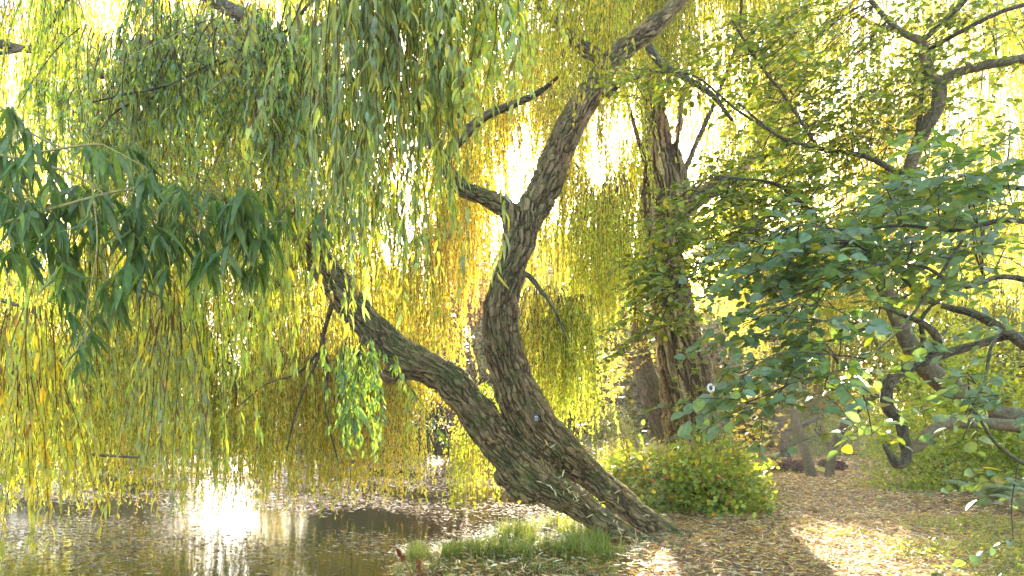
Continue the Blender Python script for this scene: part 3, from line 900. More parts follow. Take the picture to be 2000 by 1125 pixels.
# ------------------------------------------------------------------ oval leaved tree on the right
PAL_O = [(5, (.13, .205, .10)), (4, (.16, .235, .10)), (2, (.22, .28, .06)), (.4, (.34, .31, .04)), (3, (.18, .25, .16))]
PAL_O2 = [(4, (.14, .19, .035)), (4, (.21, .26, .04)), (2, (.34, .36, .045)), (1, (.50, .44, .05))]
st = P(2230, 1015, 8.2); st[2] = 0
tree3 = thing('smooth_barked_tree', st, 'multi-stemmed tree with smooth beige stems curving in from the right edge', 'tree')
T1 = [(2230, 1015, 8.2, 46), (2140, 890, 8.2, 34), (2050, 840, 8.1, 27), (1985, 820, 8, 23), (1930, 797, 8, 22), (1880, 772, 8, 21), (1830, 738, 8, 19), (1795, 702, 8, 18), (1770, 660, 8, 16), (1752, 618, 8, 15), (1732, 570, 8, 14), (1708, 530, 8, 13),
      (1692, 485, 8, 12), (1698, 440, 8, 11), (1735, 400, 8, 12), (1768, 350, 8, 12), (1788, 295, 8, 12), (1806, 255, 8, 13), (1832, 205, 8, 13), (1835, 165, 8, 13)]
T2 = [(2130, 885, 8.1, 20), (2040, 842, 7.9, 15), (1985, 832, 7.8, 12), (1920, 827, 7.7, 11), (1855, 826, 7.6, 12), (1818, 845, 7.5, 13), (1795, 868, 7.4, 12), (1770, 885, 7.4, 7)]
T3 = [(1835, 168, 8, 11), (1812, 140, 8, 11), (1806, 105, 8, 10), (1798, 80, 8, 8), (1770, 68, 8, 6), (1735, 40, 8, 5), (1700, 0, 8, 4)]
T4 = [(1838, 160, 8, 9), (1870, 142, 8, 9), (1920, 128, 8, 9), (1965, 120, 8, 9), (2040, 108, 8, 9)]
T5 = [(1800, 82, 8, 5), (1840, 45, 7.9, 6), (1880, 5, 7.8, 6), (1920, -40, 7.8, 5)]
T6 = [(1806, 100, 8, 4), (1880, 60, 7.7, 4), (1950, 25, 7.5, 4), (2030, 0, 7.4, 4)]
T7 = [(1790, 290, 8, 6), (1795, 240, 8.1, 5), (1800, 180, 8.2, 4), (1803, 150, 8.2, 3)]
T8 = [(1770, 340, 8, 7), (1740, 330, 7.9, 6), (1690, 305, 7.8, 5), (1600, 290, 7.6, 4), (1520, 265, 7.4, 3), (1440, 200, 7.3, 2)]
T9 = [(1692, 485, 8, 7), (1650, 480, 7.8, 6), (1600, 430, 7.6, 5), (1540, 375, 7.4, 4), (1500, 355, 7.2, 3), (1410, 345, 7, 2)]
T10 = [(1750, 390, 8, 8), (1800, 380, 7.7, 6), (1870, 375, 7.5, 6), (1960, 365, 7.3, 5), (2030, 372, 7.2, 5)]
T11 = [(1540, 375, 7.4, 3), (1480, 440, 7.2, 3), (1400, 500, 7.0, 2.4), (1330, 550, 6.9, 1.5)]
T12 = [(1600, 292, 7.6, 3), (1540, 200, 7.6, 3), (1480, 120, 7.6, 3), (1430, 40, 7.6, 2)]
T13 = [(1520, 265, 7.4, 2.4), (1440, 215, 7.3, 2.4), (1360, 150, 7.2, 2), (1290, 140, 7.1, 1.5), (1200, 130, 7.1, 1)]
for l in (T1, T2): limb(tree3, l, M_SMOOTH, 'trunk', 14, .08, .03)
for l in (T3, T4, T5, T6, T7, T8, T9, T10, T11, T12, T13): limb(tree3, l, M_DARK if l[0][3] < 9 else M_SMOOTH, 'branch', 9, .08)

sh = P(2120, 1090, 5.6); sh[2] = 0
shrub = thing('spreading_shrub', sh, 'dark crooked-branched shrub with rounded blue-green leaves reaching in at right', 'shrub')
D1 = [(2200, 900, 5.6, 20), (2120, 700, 5.6, 13), (2000, 655, 5.6, 7), (1900, 676, 5.6, 8), (1845, 690, 5.6, 10), (1800, 706, 5.6, 12), (1762, 725, 5.6, 12), (1737, 742, 5.6, 12), (1731, 770, 5.6, 12), (1733, 795, 5.6, 12), (1748, 812, 5.6, 12), (1760, 825, 5.6, 12), (1765, 855, 5.6, 11), (1771, 885, 5.6, 11),
      (1764, 902, 5.6, 11), (1750, 905, 5.6, 10), (1742, 893, 5.6, 8), (1732, 878, 5.65, 5), (1726, 868, 5.7, 3)]
D2 = [(1815, 698, 5.6, 8), (1832, 672, 5.55, 8), (1824, 650, 5.5, 8), (1803, 632, 5.5, 6), (1770, 618, 5.5, 4), (1720, 600, 5.4, 2)]
D3 = [(2150, 760, 5.6, 14), (2060, 710, 5.5, 12), (1995, 668, 5.5, 10), (1945, 635, 5.5, 9), (1900, 612, 5.5, 8), (1850, 600, 5.5, 6), (1800, 580, 5.5, 4), (1740, 520, 5.4, 3), (1660, 470, 5.2, 2)]
D4 = [(1800, 700, 5.6, 5), (1803, 660, 5.6, 5), (1800, 625, 5.7, 4), (1830, 590, 5.8, 3), (1920, 540, 5.8, 3)]
D5 = [(1960, 640, 5.5, 4), (1935, 680, 5.3, 3), (1925, 740, 5.2, 3), (1910, 780, 5.1, 2), (1880, 860, 5, 1.5)]
D6 = [(2060, 560, 5.2, 7), (1960, 540, 5.1, 5), (1880, 560, 5.0, 4), (1800, 520, 5.0, 3), (1700, 520, 4.9, 2), (1600, 560, 4.8, 1.5)]
D7 = [(2060, 440, 5.0, 7), (1960, 430, 5.0, 5), (1860, 450, 5.0, 4), (1760, 440, 5.0, 3), (1660, 450, 4.9, 2.5), (1560, 440, 4.9, 2), (1470, 470, 4.8, 1.5)]
D8 = [(1880, 470, 5, 3), (1820, 560, 5, 3), (1760, 640, 4.9, 2.4), (1690, 700, 4.8, 2), (1620, 730, 4.8, 1.5), (1540, 750, 4.7, 1)]
D9 = [(2060, 930, 4.9, 5), (1990, 900, 4.8, 4), (1940, 860, 4.8, 3), (1900, 790, 4.8, 2), (1890, 740, 4.8, 1)]
D10 = [(1760, 640, 4.9, 2), (1700, 640, 4.8, 1.8), (1620, 600, 4.7, 1.5), (1520, 600, 4.6, 1.2), (1450, 640, 4.5, 1)]
D11 = [(1690, 700, 4.8, 2), (1600, 690, 4.6, 2), (1520, 690, 4.5, 1.5), (1460, 730, 4.4, 1.2), (1420, 790, 4.4, .8)]
DL = (D1, D2, D3, D4, D5, D6, D7, D8, D9, D10, D11)
for l in DL: limb(shrub, l, M_DARK, 'branch', 10, .06, .07)


def sprays(mb, blobs, anchors, ll, lw, pal, mat=0, sp=.5, mul=1.9):
    """leafy side twigs filling blobs (px,py,rx,ry,d0,d1,n); each grows from a fine branchlet"""
    Q, D, NV, LN, CC = [], [], [], [], []
    for (px, py, rx, ry, d0, d1, n) in blobs:
        for k in range(int(n * mul)):
            while True:
                a, b = R.uniform(-1, 1, 2)
                if a * a + b * b < 1: break
            d = R.uniform(d0, d1)
            base = P(px + a * rx, py + b * ry, d)
            L = R.uniform(.22, .5) * (ll / .07) ** .5
            az = R.normal(math.pi, 1.1)
            dr = np.array([math.cos(az), math.sin(az) * .8 - .2, R.normal(-.08, .25)]); dr = dr / np.linalg.norm(dr)
            s = np.linspace(0, 1, 6)
            p = base + dr * (s * L)[:, None] + np.array([0, 0, -.22 * L]) * (s ** 2)[:, None] + R.normal(0, .006, (6, 3))
            tube(mb, p, np.linspace(.004, .0014, 6), 3, None, (.075, .055, .035), mat)
            if anchors is not None and R.random() < .25:
                i = np.argmin(np.linalg.norm(anchors - base, axis=1)); an = anchors[i]
                if np.linalg.norm(an - base) < 1.1:
                    midp = (an + base) / 2 + R.normal(0, .05, 3)
                    tube(mb, np.array([an, midp, base]), [.006, .005, .004], 4, .1, (.07, .052, .033), mat)
            m_ = max(4, int(L / (ll * sp)))
            t = (np.arange(m_) + R.uniform(.3, .7, m_)) / m_
            q = np.stack([np.interp(t, s, p[:, c]) for c in range(3)], -1)
            side = nrm(np.cross(dr, [0, 0, 1.0])); sg = np.where(np.arange(m_) % 2, 1, -1)[:, None]
            dv = dr * .55 + side * sg * .9 + R.normal(0, .22, (m_, 3)); dv[:, 2] -= R.uniform(0, .45, m_)
            nv = np.array([0, 0, 1.0]) + R.normal(0, .55, (m_, 3)) + np.array([0, -.35, 0])
            Q.append(q); D.append(dv); NV.append(nv); LN.append(ll * R.uniform(.6, 1.15, m_)); CC.append(palette(m_, pal))
    return np.concatenate(Q), np.concatenate(D), np.concatenate(NV), np.concatenate(LN), np.concatenate(CC)


def anch(ls):
    return np.concatenate([smooth_path(*pix(l), .1)[0] for l in ls])


mb = MB()
BL = [(1500, 340, 130, 70, 7, 8.2, 50), (1420, 420, 120, 90, 6.8, 8, 70), (1600, 300, 120, 80, 7.2, 8.4, 55), (1350, 500, 100, 70, 6.6, 7.6, 44), (1290, 590, 60, 60, 6.6, 7.2, 20), (1235, 640, 24, 40, 6.5, 6.8, 4),
      (1480, 120, 110, 90, 7.4, 8.4, 44), (1600, 60, 130, 80, 7.4, 8.6, 44), (1700, 180, 130, 110, 7.4, 8.6, 60), (1580, 200, 110, 90, 7.4, 8.6, 45), (1300, 150, 110, 50, 7, 7.4, 18),
      (1850, 240, 150, 150, 7.4, 8.8, 62), (1930, 60, 120, 90, 7.4, 8.8, 40), (1760, 420, 160, 90, 7, 8.6, 60), (1920, 420, 110, 80, 7, 8.6, 40), (1560, 450, 110, 60, 7, 8, 40), (1820, 30, 120, 50, 7.4, 8.4, 20)]
q, dv, nv, ln, cc = sprays(mb, BL, anch((T1, T3, T4, T8, T9, T10, T11, T12, T13)), .088, .024, PAL_O2, mul=2.1)
split_leaves(tree3, q, dv, nv, ln, ln * .30, cc, T_OVALF, M_OVAL, 'ovf', 290, 'foliage', mb, [M_TWIG, M_OVAL], 1)
print('tree3 leaves', len(q))
mb = MB()
BL = [(1560, 470, 110, 55, 4.8, 6, 40), (1700, 470, 140, 60, 4.8, 6, 55), (1600, 570, 130, 60, 4.7, 5.8, 44), (1480, 520, 90, 50, 4.9, 6, 18), (1880, 430, 110, 60, 4.7, 6, 36), (1740, 540, 100, 60, 4.8, 6, 22),
      (1530, 650, 90, 50, 4.5, 5.4, 24), (1650, 660, 90, 50, 4.6, 5.6, 22), (1570, 740, 110, 40, 4.5, 5.2, 22), (1470, 740, 60, 60, 4.4, 5.0, 14), (1650, 760, 70, 40, 4.6, 5.2, 7),
      (1900, 520, 100, 50, 4.8, 5.8, 24), (1950, 640, 70, 50, 4.8, 5.6, 6), (1920, 740, 60, 40, 4.6, 5.2, 9), (1965, 790, 50, 70, 4.5, 5, 8), (1640, 830, 100, 25, 4.5, 5, 5), (1480, 800, 60, 30, 4.4, 4.8, 5), (1780, 690, 60, 40, 5, 5.6, 3), (1980, 960, 40, 60, 4.5, 5, 5), (1990, 1080, 30, 40, 4.4, 4.6, 2), (1930, 300, 100, 70, 4.4, 5.2, 26), (1800, 360, 120, 50, 4.6, 5.6, 22)]
q, dv, nv, ln, cc = sprays(mb, BL, anch(DL), .112, .03, PAL_O, mul=.85)
split_leaves(shrub, q, dv, nv, ln, ln * .35, cc, T_OVAL, M_OVAL, 'ov', 295, 'foliage', mb, [M_TWIG, M_OVAL], 1)
print('shrub leaves', len(q))

# ------------------------------------------------------------------ bamboo
PAL_B = [(5, (.075, .13, .03)), (4, (.12, .18, .045)), (2, (.13, .19, .06)), (1.4, (.20, .25, .05)), (.3, (.4, .36, .1))]
bm = P(-420, 1300, 4.0); bm[2] = WATER_Z
bamboo = thing('bamboo', bm, 'dark green bamboo leaning in from the left edge with long drooping leaves', 'bamboo')
mb = MB()
q, dd, nn_, ll = [], [], [], []
def fan(c, n, L, az=None, droop=.6):
    for k in range(n):
        a = R.normal(az, 1.0) if az is not None else R.uniform(0, 6.28)
        q.append(c + R.normal(0, .012, 3)); dd.append((math.cos(a) * .7, math.sin(a) * .6, -droop - R.uniform(-.25, .7)))
        nn_.append((math.cos(a) * .5, math.sin(a) * .5 - .35, 1.0)); nn_[-1] = tuple(np.array(nn_[-1]) + R.normal(0, .35, 3)); ll.append(L * R.uniform(.7, 1.2))
canes = [[(-420, 500, 4.0, 5), (-100, 288, 3.9, 4), (0, 303, 3.9, 3.4), (100, 326, 3.9, 2.8), (180, 360, 3.9, 2), (240, 420, 3.9, 1.5)],
         [(-300, 200, 4.2, 4), (-60, 180, 4.2, 3), (60, 260, 4.1, 2), (150, 300, 4, 1.6)],
         [(-200, 500, 4.0, 4), (60, 420, 3.9, 3), (260, 370, 3.9, 2.4), (340, 405, 3.9, 2), (440, 440, 3.9, 1.6), (560, 430, 3.9, 1)],
         [(60, 300, 3.9, 2.4), (180, 282, 3.8, 2), (215, 290, 3.8, 1.6), (290, 330, 3.8, 1)],
         [(180, 360, 3.9, 2), (190, 480, 3.8, 1.6), (170, 600, 3.8, 1.2), (165, 700, 3.8, .8)]]
for l in canes:
    p, r = pix(l); p, r = smooth_path(p, r, .1)
    c_ = MB(); tube(c_, p, r, 7, None, (.34, .27, .09))
    for i in range(2, len(p) - 1, 2): tube(c_, [p[i] - (p[i + 1] - p[i]) * .06, p[i] + (p[i + 1] - p[i]) * .06], r[i] * 1.35, 7, None, (.26, .22, .1), cap=True)
    c_.obj('cane', M_TWIG, bamboo)
BB = [(220, 300, 60, 20, 12), (120, 400, 90, 40, 24), (250, 400, 70, 60, 24), (60, 450, 70, 50, 18), (400, 400, 80, 40, 22), (500, 410, 60, 40, 18), (330, 470, 80, 50, 22), (200, 520, 80, 60, 20), (170, 610, 50, 40, 7), (165, 680, 20, 30, 2), (60, 300, 70, 40, 12), (30, 230, 50, 50, 8), (450, 500, 80, 50, 14), (600, 450, 40, 50, 6), (0, 370, 40, 60, 8), (690, 800, 15, 20, 3)]
for (x, y, rx, ry, n) in BB:
    for k in range(n):
        c = P(x + R.uniform(-1, 1) * rx, y + R.uniform(-1, 1) * ry, R.uniform(3.7, 4.4))
        fan(c, int(R.integers(4, 8)), (.225 if R.random() < .6 else .16) if x < 550 else .17)
        up = c + np.array([R.normal(0, .04), R.normal(0, .04), R.uniform(.06, .16)])
        u2 = up + np.array([R.normal(-.08, .06), R.normal(0, .06), R.uniform(0, .1)])
        tube(mb, [u2, up, c], [.0025, .002, .0015], 3, None, (.2, .17, .06))
q = np.array(q); ll = np.array(ll)
split_leaves(bamboo, q, np.array(dd), np.array(nn_), ll, ll * .08, palette(len(q), PAL_B), T_LANCEN, M_BAM, 'bm', 295, 'foliage', mb, [M_TWIG, M_BAM], 1)
print('bamboo', len(q))

# ------------------------------------------------------------------ undergrowth bush beside the trunk
def bush(name, label, cat, c, rx, ry, rz, n, ll, pal, keep=0, T=T_OVALF, wr=.36, mat=M_BUSH, stems=14, group=None, key='bs', hollow=.55, stemcol=(.12, .08, .04)):
    """rounded leafy mass built of clumps, standing at c"""
    c = np.array(c, float)
    o = thing(name, c, label, cat, group)
    mb = MB()
    nc = max(8, int(n / (260 if not keep else 150)))
    u = nrm(R.normal(0, 1, (nc, 3))); u[:, 2] = np.abs(u[:, 2])
    rad = R.uniform(hollow, 1, nc) ** .6
    cc = c + u * rad[:, None] * np.array([rx, ry, rz]) * .86
    k = R.integers(0, nc, n)
    pos = cc[k] + R.normal(0, 1, (n, 3)) * np.array([rx, ry, rz]) * (R.uniform(.09, .24, nc)[k])[:, None]
    pos[:, 2] = np.maximum(pos[:, 2], c[2] + .02)
    outd = nrm(pos - c)
    dv = outd * .6 + R.normal(0, .7, (n, 3)); dv[:, 2] -= .15
    nv = outd * .5 + np.array([0, 0, .9]) + R.normal(0, .4, (n, 3))
    tone = 1 + R.normal(0, .13, nc)
    col = palette(n, pal) * tone[k][:, None]
    for j in range(min(stems, nc)):
        tube(mb, [c + np.array([R.normal(0, .12 * rx), R.normal(0, .12 * ry), 0]), (c + cc[j]) / 2 + R.normal(0, .03, 3), cc[j]], [.012, .008, .004], 4, .2, stemcol)
    lnn = ll * R.uniform(.45, 1.25, n)
    if keep:
        for j in range(70):
            u_ = nrm(np.array([R.normal(0, 1), R.normal(-.3, .8), abs(R.normal(.5, .6))]))
            s0 = c + u_ * np.array([rx, ry, rz]) * .7; s1 = s0 + (u_ + [0, 0, .5]) * R.uniform(.2, .45); s2 = s1 + u_ * .15 - [0, 0, .04]
            tube(mb, [s0, s1, s2], [.004, .003, .0015], 3, .08, (.2, .13, .05))
            t_ = R.uniform(.2, 1, 9)[:, None]
            pos[j * 9:j * 9 + 9] = s0 + (s1 - s0) * t_ + (s2 - s1) * np.maximum(0, t_ - .6)
    split_leaves(o, pos, dv, nv, lnn, lnn * wr, col, T, mat, key, keep, 'foliage', mb, [M_TWIG, mat], 1)
    return o


PAL_BU = [(4, (.26, .34, .06)), (4, (.18, .26, .05)), (3, (.38, .41, .07)), (1, (.48, .40, .05)), (.4, (.40, .18, .04))]
bush('bramble_bush', 'low dense yellow-green bramble bush beside the leaning trunk', 'bush', P(1362, 1000, 10.0) * np.array([1, 1, 0]), 1.05, .95, .85, 11000, .075, PAL_BU, 290, T_OVALF, .38)
bush('bramble_bush', 'smaller leafy mound joining the bramble bush behind the trunk foot', 'bush', P(1250, 985, 10.8) * np.array([1, 1, 0]), .6, .7, .8, 3500, .08, PAL_BU, 60)
bush('tall_undergrowth', 'pale straw and pink stemmed undergrowth between trunk and old willow', 'undergrowth', P(1235, 940, 13.0) * np.array([1, 1, 0]) , .9, .8, .95, 5000, .05,
     [(3, (.46, .36, .16)), (3, (.36, .36, .08)), (2, (.5, .3, .2)), (2, (.3, .3, .08))], 0, T_DIAM, .25)
bush('tall_undergrowth', 'yellow-green undergrowth at the foot of the old ridged willow', 'undergrowth', P(1400, 960, 11.8) * np.array([1, 1, 0]), .9, .5, .95, 6000, .05, PAL_BU, 0, T_DIAM, .3)


def blades(mb, base, n, L, w, lean, pal, spread, up=1.0, mat=0):
    """arching grass blades; base (m,3) centres"""
    k = R.integers(0, len(base), n)
    b = base[k] + np.stack([R.normal(0, spread, n), R.normal(0, spread, n), np.zeros(n)], -1)
    a = R.uniform(0, 6.28, n); ln = L * R.uniform(.5, 1.2, n); lv = np.abs(R.normal(lean, lean * .5, n))
    hd = np.stack([np.cos(a), np.sin(a), 0 * a], -1); sd_ = np.stack([-np.sin(a), np.cos(a), 0 * a], -1)
    ts = np.array([0, .35, .7, 1.0]); ws = np.array([1, .85, .5, .0])
    V = []
    for t, wt in zip(ts, ws):
        c = b + hd * (ln * lv * t ** 1.8)[:, None] + np.array([0, 0, 1.0]) * (ln * up * (t - .45 * lv * t * t))[:, None]
        V += [c - sd_ * (w * wt / 2), c + sd_ * (w * wt / 2)] if wt > 0 else [c]
    V = np.stack(V, 1)
    o = (np.arange(n) * 7)[:, None]
    q_ = np.concatenate([o + np.array([[0, 1, 3, 2]]), o + np.array([[2, 3, 5, 4]])]); t_ = o + np.array([[4, 5, 6]])
    mb.add(V.reshape(-1, 3), [q_, t_], np.repeat(palette(n, pal), 7, 0), mat)


def on_ground(x, y, dz=0.0):
    x = np.asarray(x, float)
    return np.stack([x, np.asarray(y, float) + 0 * x, ground_z(x, y) + dz], -1)


PAL_GR = [(4, (.18, .26, .045)), (4, (.28, .34, .055)), (2, (.36, .35, .10)), (2, (.42, .33, .16))]
# grassy bank in front of the trunk
mb = MB()
x = R.uniform(-1.15, 1.0, 900); y = R.uniform(6.0, 8.1, 900)
k = (shore_dist(x, y) > .0) & (x + (y - 6.0) * .35 < 1.15 + R.normal(0, .12, 900)); c = on_ground(x[k], y[k])
blades(mb, c, 4200, .13, .009, 1.0, PAL_GR, .05)
tc = on_ground(R.uniform(-1.0, .95, 60), R.uniform(6.5, 8.2, 60)); tc = tc[(shore_dist(tc[:, 0], tc[:, 1]) > -.05) & (tc[:, 0] < 1.5 - (tc[:, 1] - 6.5) * .45)]
for t_ in tc:
    blades(mb, t_[None], 260, R.uniform(.16, .34), .008, .75, PAL_GR, R.uniform(.04, .09))
tag(mb.obj('grass', M_GRASS), 'long tufted grass on the pond bank below the leaning trunk', 'grass', kind='stuff')
# reeds and sedges
def reed_clump(label, px, py, d, n, L, pal, z=None, group='reed clumps at the pond edge', lean=.35, w=.012, spread=.12):
    c = P(px, py, d); c[2] = z if z is not None else ground_z(c[0], c[1])
    o = thing('reed_clump', c, label, 'reeds', group)
    mb = MB(); blades(mb, c[None], n, L, w, lean, pal, spread)
    tag(mb.obj('blades', M_GRASS, o), kind='stuff')
reed_clump('pale arching sedge standing in the water left of the trunk', 905, 940, 14.5, 60, .75, [(1, (.4, .42, .1)), (1, (.5, .45, .12))], WATER_Z)
reed_clump('golden sedge tuft beside the pale arching sedge at the trunk', 937, 930, 13.5, 70, .8, [(1, (.5, .38, .14)), (1, (.4, .36, .1))], WATER_Z)
reed_clump('upright green iris blades in front of the old willow', 1195, 930, 12.0, 60, 1.05, [(1, (.30, .40, .06)), (1, (.45, .45, .08))], lean=.15, w=.025)
reed_clump('long grass blades across the foot of the old willow', 1370, 960, 12.2, 190, 1.25, [(1, (.32, .40, .08)), (1, (.5, .45, .14)), (1, (.45, .36, .2))], lean=.3, spread=.4)
reed_clump('tall yellowing blades on the left of the bramble bush', 1265, 985, 11.4, 80, 1.1, [(1, (.36, .42, .06)), (1, (.5, .45, .1))], lean=.25, spread=.3)
reed_clump('thin straw reeds behind the leaning trunk at the water', 1165, 930, 15.0, 110, .9, [(1, (.5, .38, .2)), (1, (.42, .36, .12))], lean=.2, spread=.5)
reed_clump('pinkish dead reed bed on the far bank beyond the trunk', 955, 880, 20.5, 420, 1.8, [(2, (.48, .30, .22)), (1, (.42, .33, .16))], WATER_Z, lean=.2, spread=.55, w=.02)

# ground cover bottom right
mb = MB()
n = 9000
x = R.uniform(2.2, 6.4, n * 2); y = R.uniform(5.6, 9.4, n * 2)
w_ = (1000 + x / y * F - 1690) / 120 - np.maximum(0, y - 8) * 1.2 + .8 * np.sin(x * 3 + y * 2) + .6 * np.sin(y * 5.1 - x * 2)
k = w_ + R.normal(0, .45, n * 2) > .9
x, y = x[k], y[k]
pos = on_ground(x, y, .015) + np.stack([0 * x, 0 * x, R.uniform(0, .07, len(x))], -1)
leaves(mb, pos, R.normal(0, 1, (len(x), 3)) * [1, 1, .3], R.normal(0, .4, (len(x), 3)) + [0, 0, 1], R.uniform(.02, .045, len(x)), .012, palette(len(x), [(3, (.17, .24, .04)), (2, (.28, .32, .05)), (1, (.4, .35, .06))]), T_OVALF)
tag(mb.obj('ground_cover', M_BUSH), 'small leafy ground cover creeping through the litter at lower right', 'ground cover', kind='stuff')

# fallen leaves
PAL_L = [(4, (.52, .37, .16)), (4, (.66, .51, .24)), (2.8, (.34, .21, .085)), (2, (.74, .63, .38)), (1.8, (.66, .47, .07)), (1, (.52, .26, .06)), (2, (.18, .11, .05))]
mb = MB()
def litter(n, x0, x1, y0, y1, l, lift=.02, pal=PAL_L, wr=.072, T=T_LANCE):
    x = R.uniform(x0, x1, n); y = R.uniform(y0, y1, n); k = shore_dist(x, y) > .1
    k &= np.abs(x / y) < .82
    x, y = x[k], y[k]; m_ = len(x)
    pos = on_ground(x, y, .004) + np.stack([0 * x, 0 * x, R.uniform(0, lift, m_)], -1)
    a = R.uniform(0, 6.28, m_)
    dv = np.stack([np.cos(a), np.sin(a), R.normal(0, .16, m_)], -1)
    ln = l * R.uniform(.55, 1.2, m_)
    leaves(mb, pos, dv, R.normal(0, .45, (m_, 3)) + [0, 0, 1], ln, ln * wr, palette(m_, pal, .2), T)
litter(42000, -.6, 7.2, 5.2, 9.5, .10)
litter(3500, -1.2, 1.4, 5.9, 8.0, .10, lift=.12)
litter(26000, .6, 10, 9.5, 15, .10, wr=.12, T=T_DIAM)
litter(16000, 1.5, 17, 15, 24, .15, wr=.2, T=T_DIAM, pal=PAL_L + [(6, (.55, .36, .10)), (3, (.5, .26, .06))])
tag(mb.obj('fallen_leaves', M_LITTER), 'thick litter of narrow pale willow leaves covering the path', 'leaf litter', kind='stuff')

# leaves and scum floating on the pond
mb = MB()
n = 150000
y = 6.6 + 20 * R.uniform(0, 1, n) ** 1.25; x = R.uniform(-.82, .3, n) * y
k = shore_dist(x, y) < .02
dens = np.sin(x * .9 + 1.2 * np.sin(y * .8)) * .5 + np.sin(y * 1.7 + x * .35) * .6 + .35 * np.sin(x * 3.3 + y * 2.2)
k &= dens + R.normal(0, .5, n) > .3 - .3 * (y > 14) - .15 * ((x / y > -.16) & (y > 9))
x, y = x[k], y[k]; m_ = len(x); a = R.normal(.15, .55, m_)
ln = .085 * R.uniform(.5, 1.3, m_) * np.clip(y / 10, 1, 1.8)
leaves(mb, np.stack([x, y, np.full(m_, WATER_Z + .004) + R.uniform(0, .003, m_)], -1), np.stack([np.cos(a), np.sin(a), R.normal(.04, .08, m_)], -1), R.normal(0, .22, (m_, 3)) + [0, 0, 1], ln, ln * .11,
       palette(m_, [(3, (.36, .25, .14)), (3, (.25, .16, .08)), (1.5, (.6, .5, .4)), (1, (.4, .3, .06))], .2), T_DIAM)
M_FLOAT = mat_leaf('wet_leaf', .2, (1.3, 1.1, .7), rough=.28, spec=.7)
tag(mb.obj('floating_leaves', M_FLOAT), 'scattered narrow leaves floating on the pond surface', 'floating leaves', kind='stuff')

# leaves caught on the trunk
mb = MB(); q = []
for k in range(150):
    px = R.uniform(1060, 1290); py = 915 + (px - 1060) * .62 + R.normal(0, 32)
    loc, nn = hit(px, py)
    if loc is not None and nn.z > .12: q.append((np.array(loc) + np.array(nn) * .02, np.array(nn)))
q = q[:95]
pp = np.array([a for a, b in q]); nn = np.array([b for a, b in q])
leaves(mb, pp, R.normal(0, 1, pp.shape) + [.2, 0, -.4], nn + R.normal(0, .3, nn.shape), R.uniform(.06, .11, len(pp)), .008, palette(len(pp), [(3, (.55, .48, .28)), (1, (.5, .4, .1))]), T_LANCE)
tag(mb.obj('caught_leaves', M_LITTER), 'dry willow leaves caught in the bark of the leaning trunk', 'dry leaves', kind='stuff')

# dock seed heads at the bottom of the picture
def seed_stalk(label, pts, r, hl, hw, col):
    p, rr = pix(pts)
    o = thing('seed_head', p[0], label, 'seed head', 'rusty seed heads on the bank')
    m1 = MB(); tube(m1, p, rr, 5, .05, (.22, .13, .05)); m1.obj('stalk', M_TWIG, o)
    m2 = MB(); n = 260
    t = R.uniform(0, 1, n); tip, dn = p[-1], nrm(p[-2] - p[-1])
    pos = tip + dn * (t * hl)[:, None] + R.normal(0, 1, (n, 3)) * (hw * (.35 + .9 * t))[:, None]
    leaves(m2, pos, R.normal(0, 1, (n, 3)) + [0, 0, .4], R.normal(0, 1, (n, 3)), .018, .007, palette(n, [(1, col), (1, tuple(np.array(col) * .6))]), T_OVALF)
    tag(m2.obj('seeds', M_LITTER, o), kind='stuff')
seed_stalk('leaning rust-brown seed spike at the bottom edge over the water', [(822, 1165, 6.0, 2), (806, 1125, 6.0, 2), (776, 1074, 6.0, 1.5)], 0, .11, .006, (.30, .09, .03))
seed_stalk('bushy brown seed plume at the bottom edge in the grass', [(820, 1165, 5.9, 3), (819, 1130, 5.9, 2), (818, 1096, 5.9, 1)], 0, .17, .022, (.30, .14, .04))

# ------------------------------------------------------------------ small trees and plants beyond the path
def sapling(label, ls, cat='tree', name='sapling', mat=M_SMOOTH, group=None, lb=None, pal=None, ll=.06, keep=0):
    p0 = P(*ls[0][0][:3]); p0[2] = ground_z(p0[0], p0[1])
    o = thing(name, p0, label, cat, group)
    for i, l in enumerate(ls): limb(o, l, mat, 'trunk' if i == 0 else 'branch', 9, .12, .05)
    if lb:
        mb = MB()
        q, dv, nv, ln, cc = sprays(mb, lb, anch(ls), ll, .02, pal)
        split_leaves(o, q, dv, nv, ln, ln * .34, cc, T_OVALF, M_BUSH, 'sap', keep, 'foliage', mb, [M_TWIG, M_BUSH], 1)
    return o


PAL_LIME = [(4, (.32, .40, .045)), (3, (.42, .45, .05)), (2, (.24, .32, .04))]
PAL_PY = [(3, (.62, .54, .12)), (3, (.5, .5, .1)), (2, (.66, .45, .1)), (2, (.4, .42, .12))]
sapling('slim pale stem leaning left at the far side of the path', [[(1588, 938, 14.2, 11), (1575, 890, 14.2, 9), (1555, 830, 14.2, 9), (1545, 770, 14.2, 8), (1528, 730, 14.2, 7), (1520, 690, 14.3, 5), (1500, 600, 14.3, 4)],
        [(1545, 775, 14.2, 5), (1560, 700, 14.2, 4), (1580, 640, 14.2, 3)]], lb=[(1500, 780, 70, 50, 13.6, 14.6, 20), (1470, 840, 50, 30, 13.6, 14.6, 12), (1540, 640, 90, 60, 13.6, 15, 26)], pal=PAL_PY, ll=.11, keep=60, group='saplings beside the path')
sapling('shorter sapling stem bending up to the right beside the slim pale one', [[(1618, 938, 14.2, 10), (1624, 900, 14.2, 8), (1632, 865, 14.2, 8), (1655, 820, 14.1, 8), (1690, 785, 14, 8), (1730, 760, 14, 6), (1780, 720, 14, 5), (1850, 640, 14, 4)]],
        lb=[(1760, 760, 90, 50, 13.4, 14.6, 22), (1830, 660, 90, 60, 13.4, 14.6, 26)], pal=PAL_LIME, ll=.11, keep=40, group='saplings beside the path')
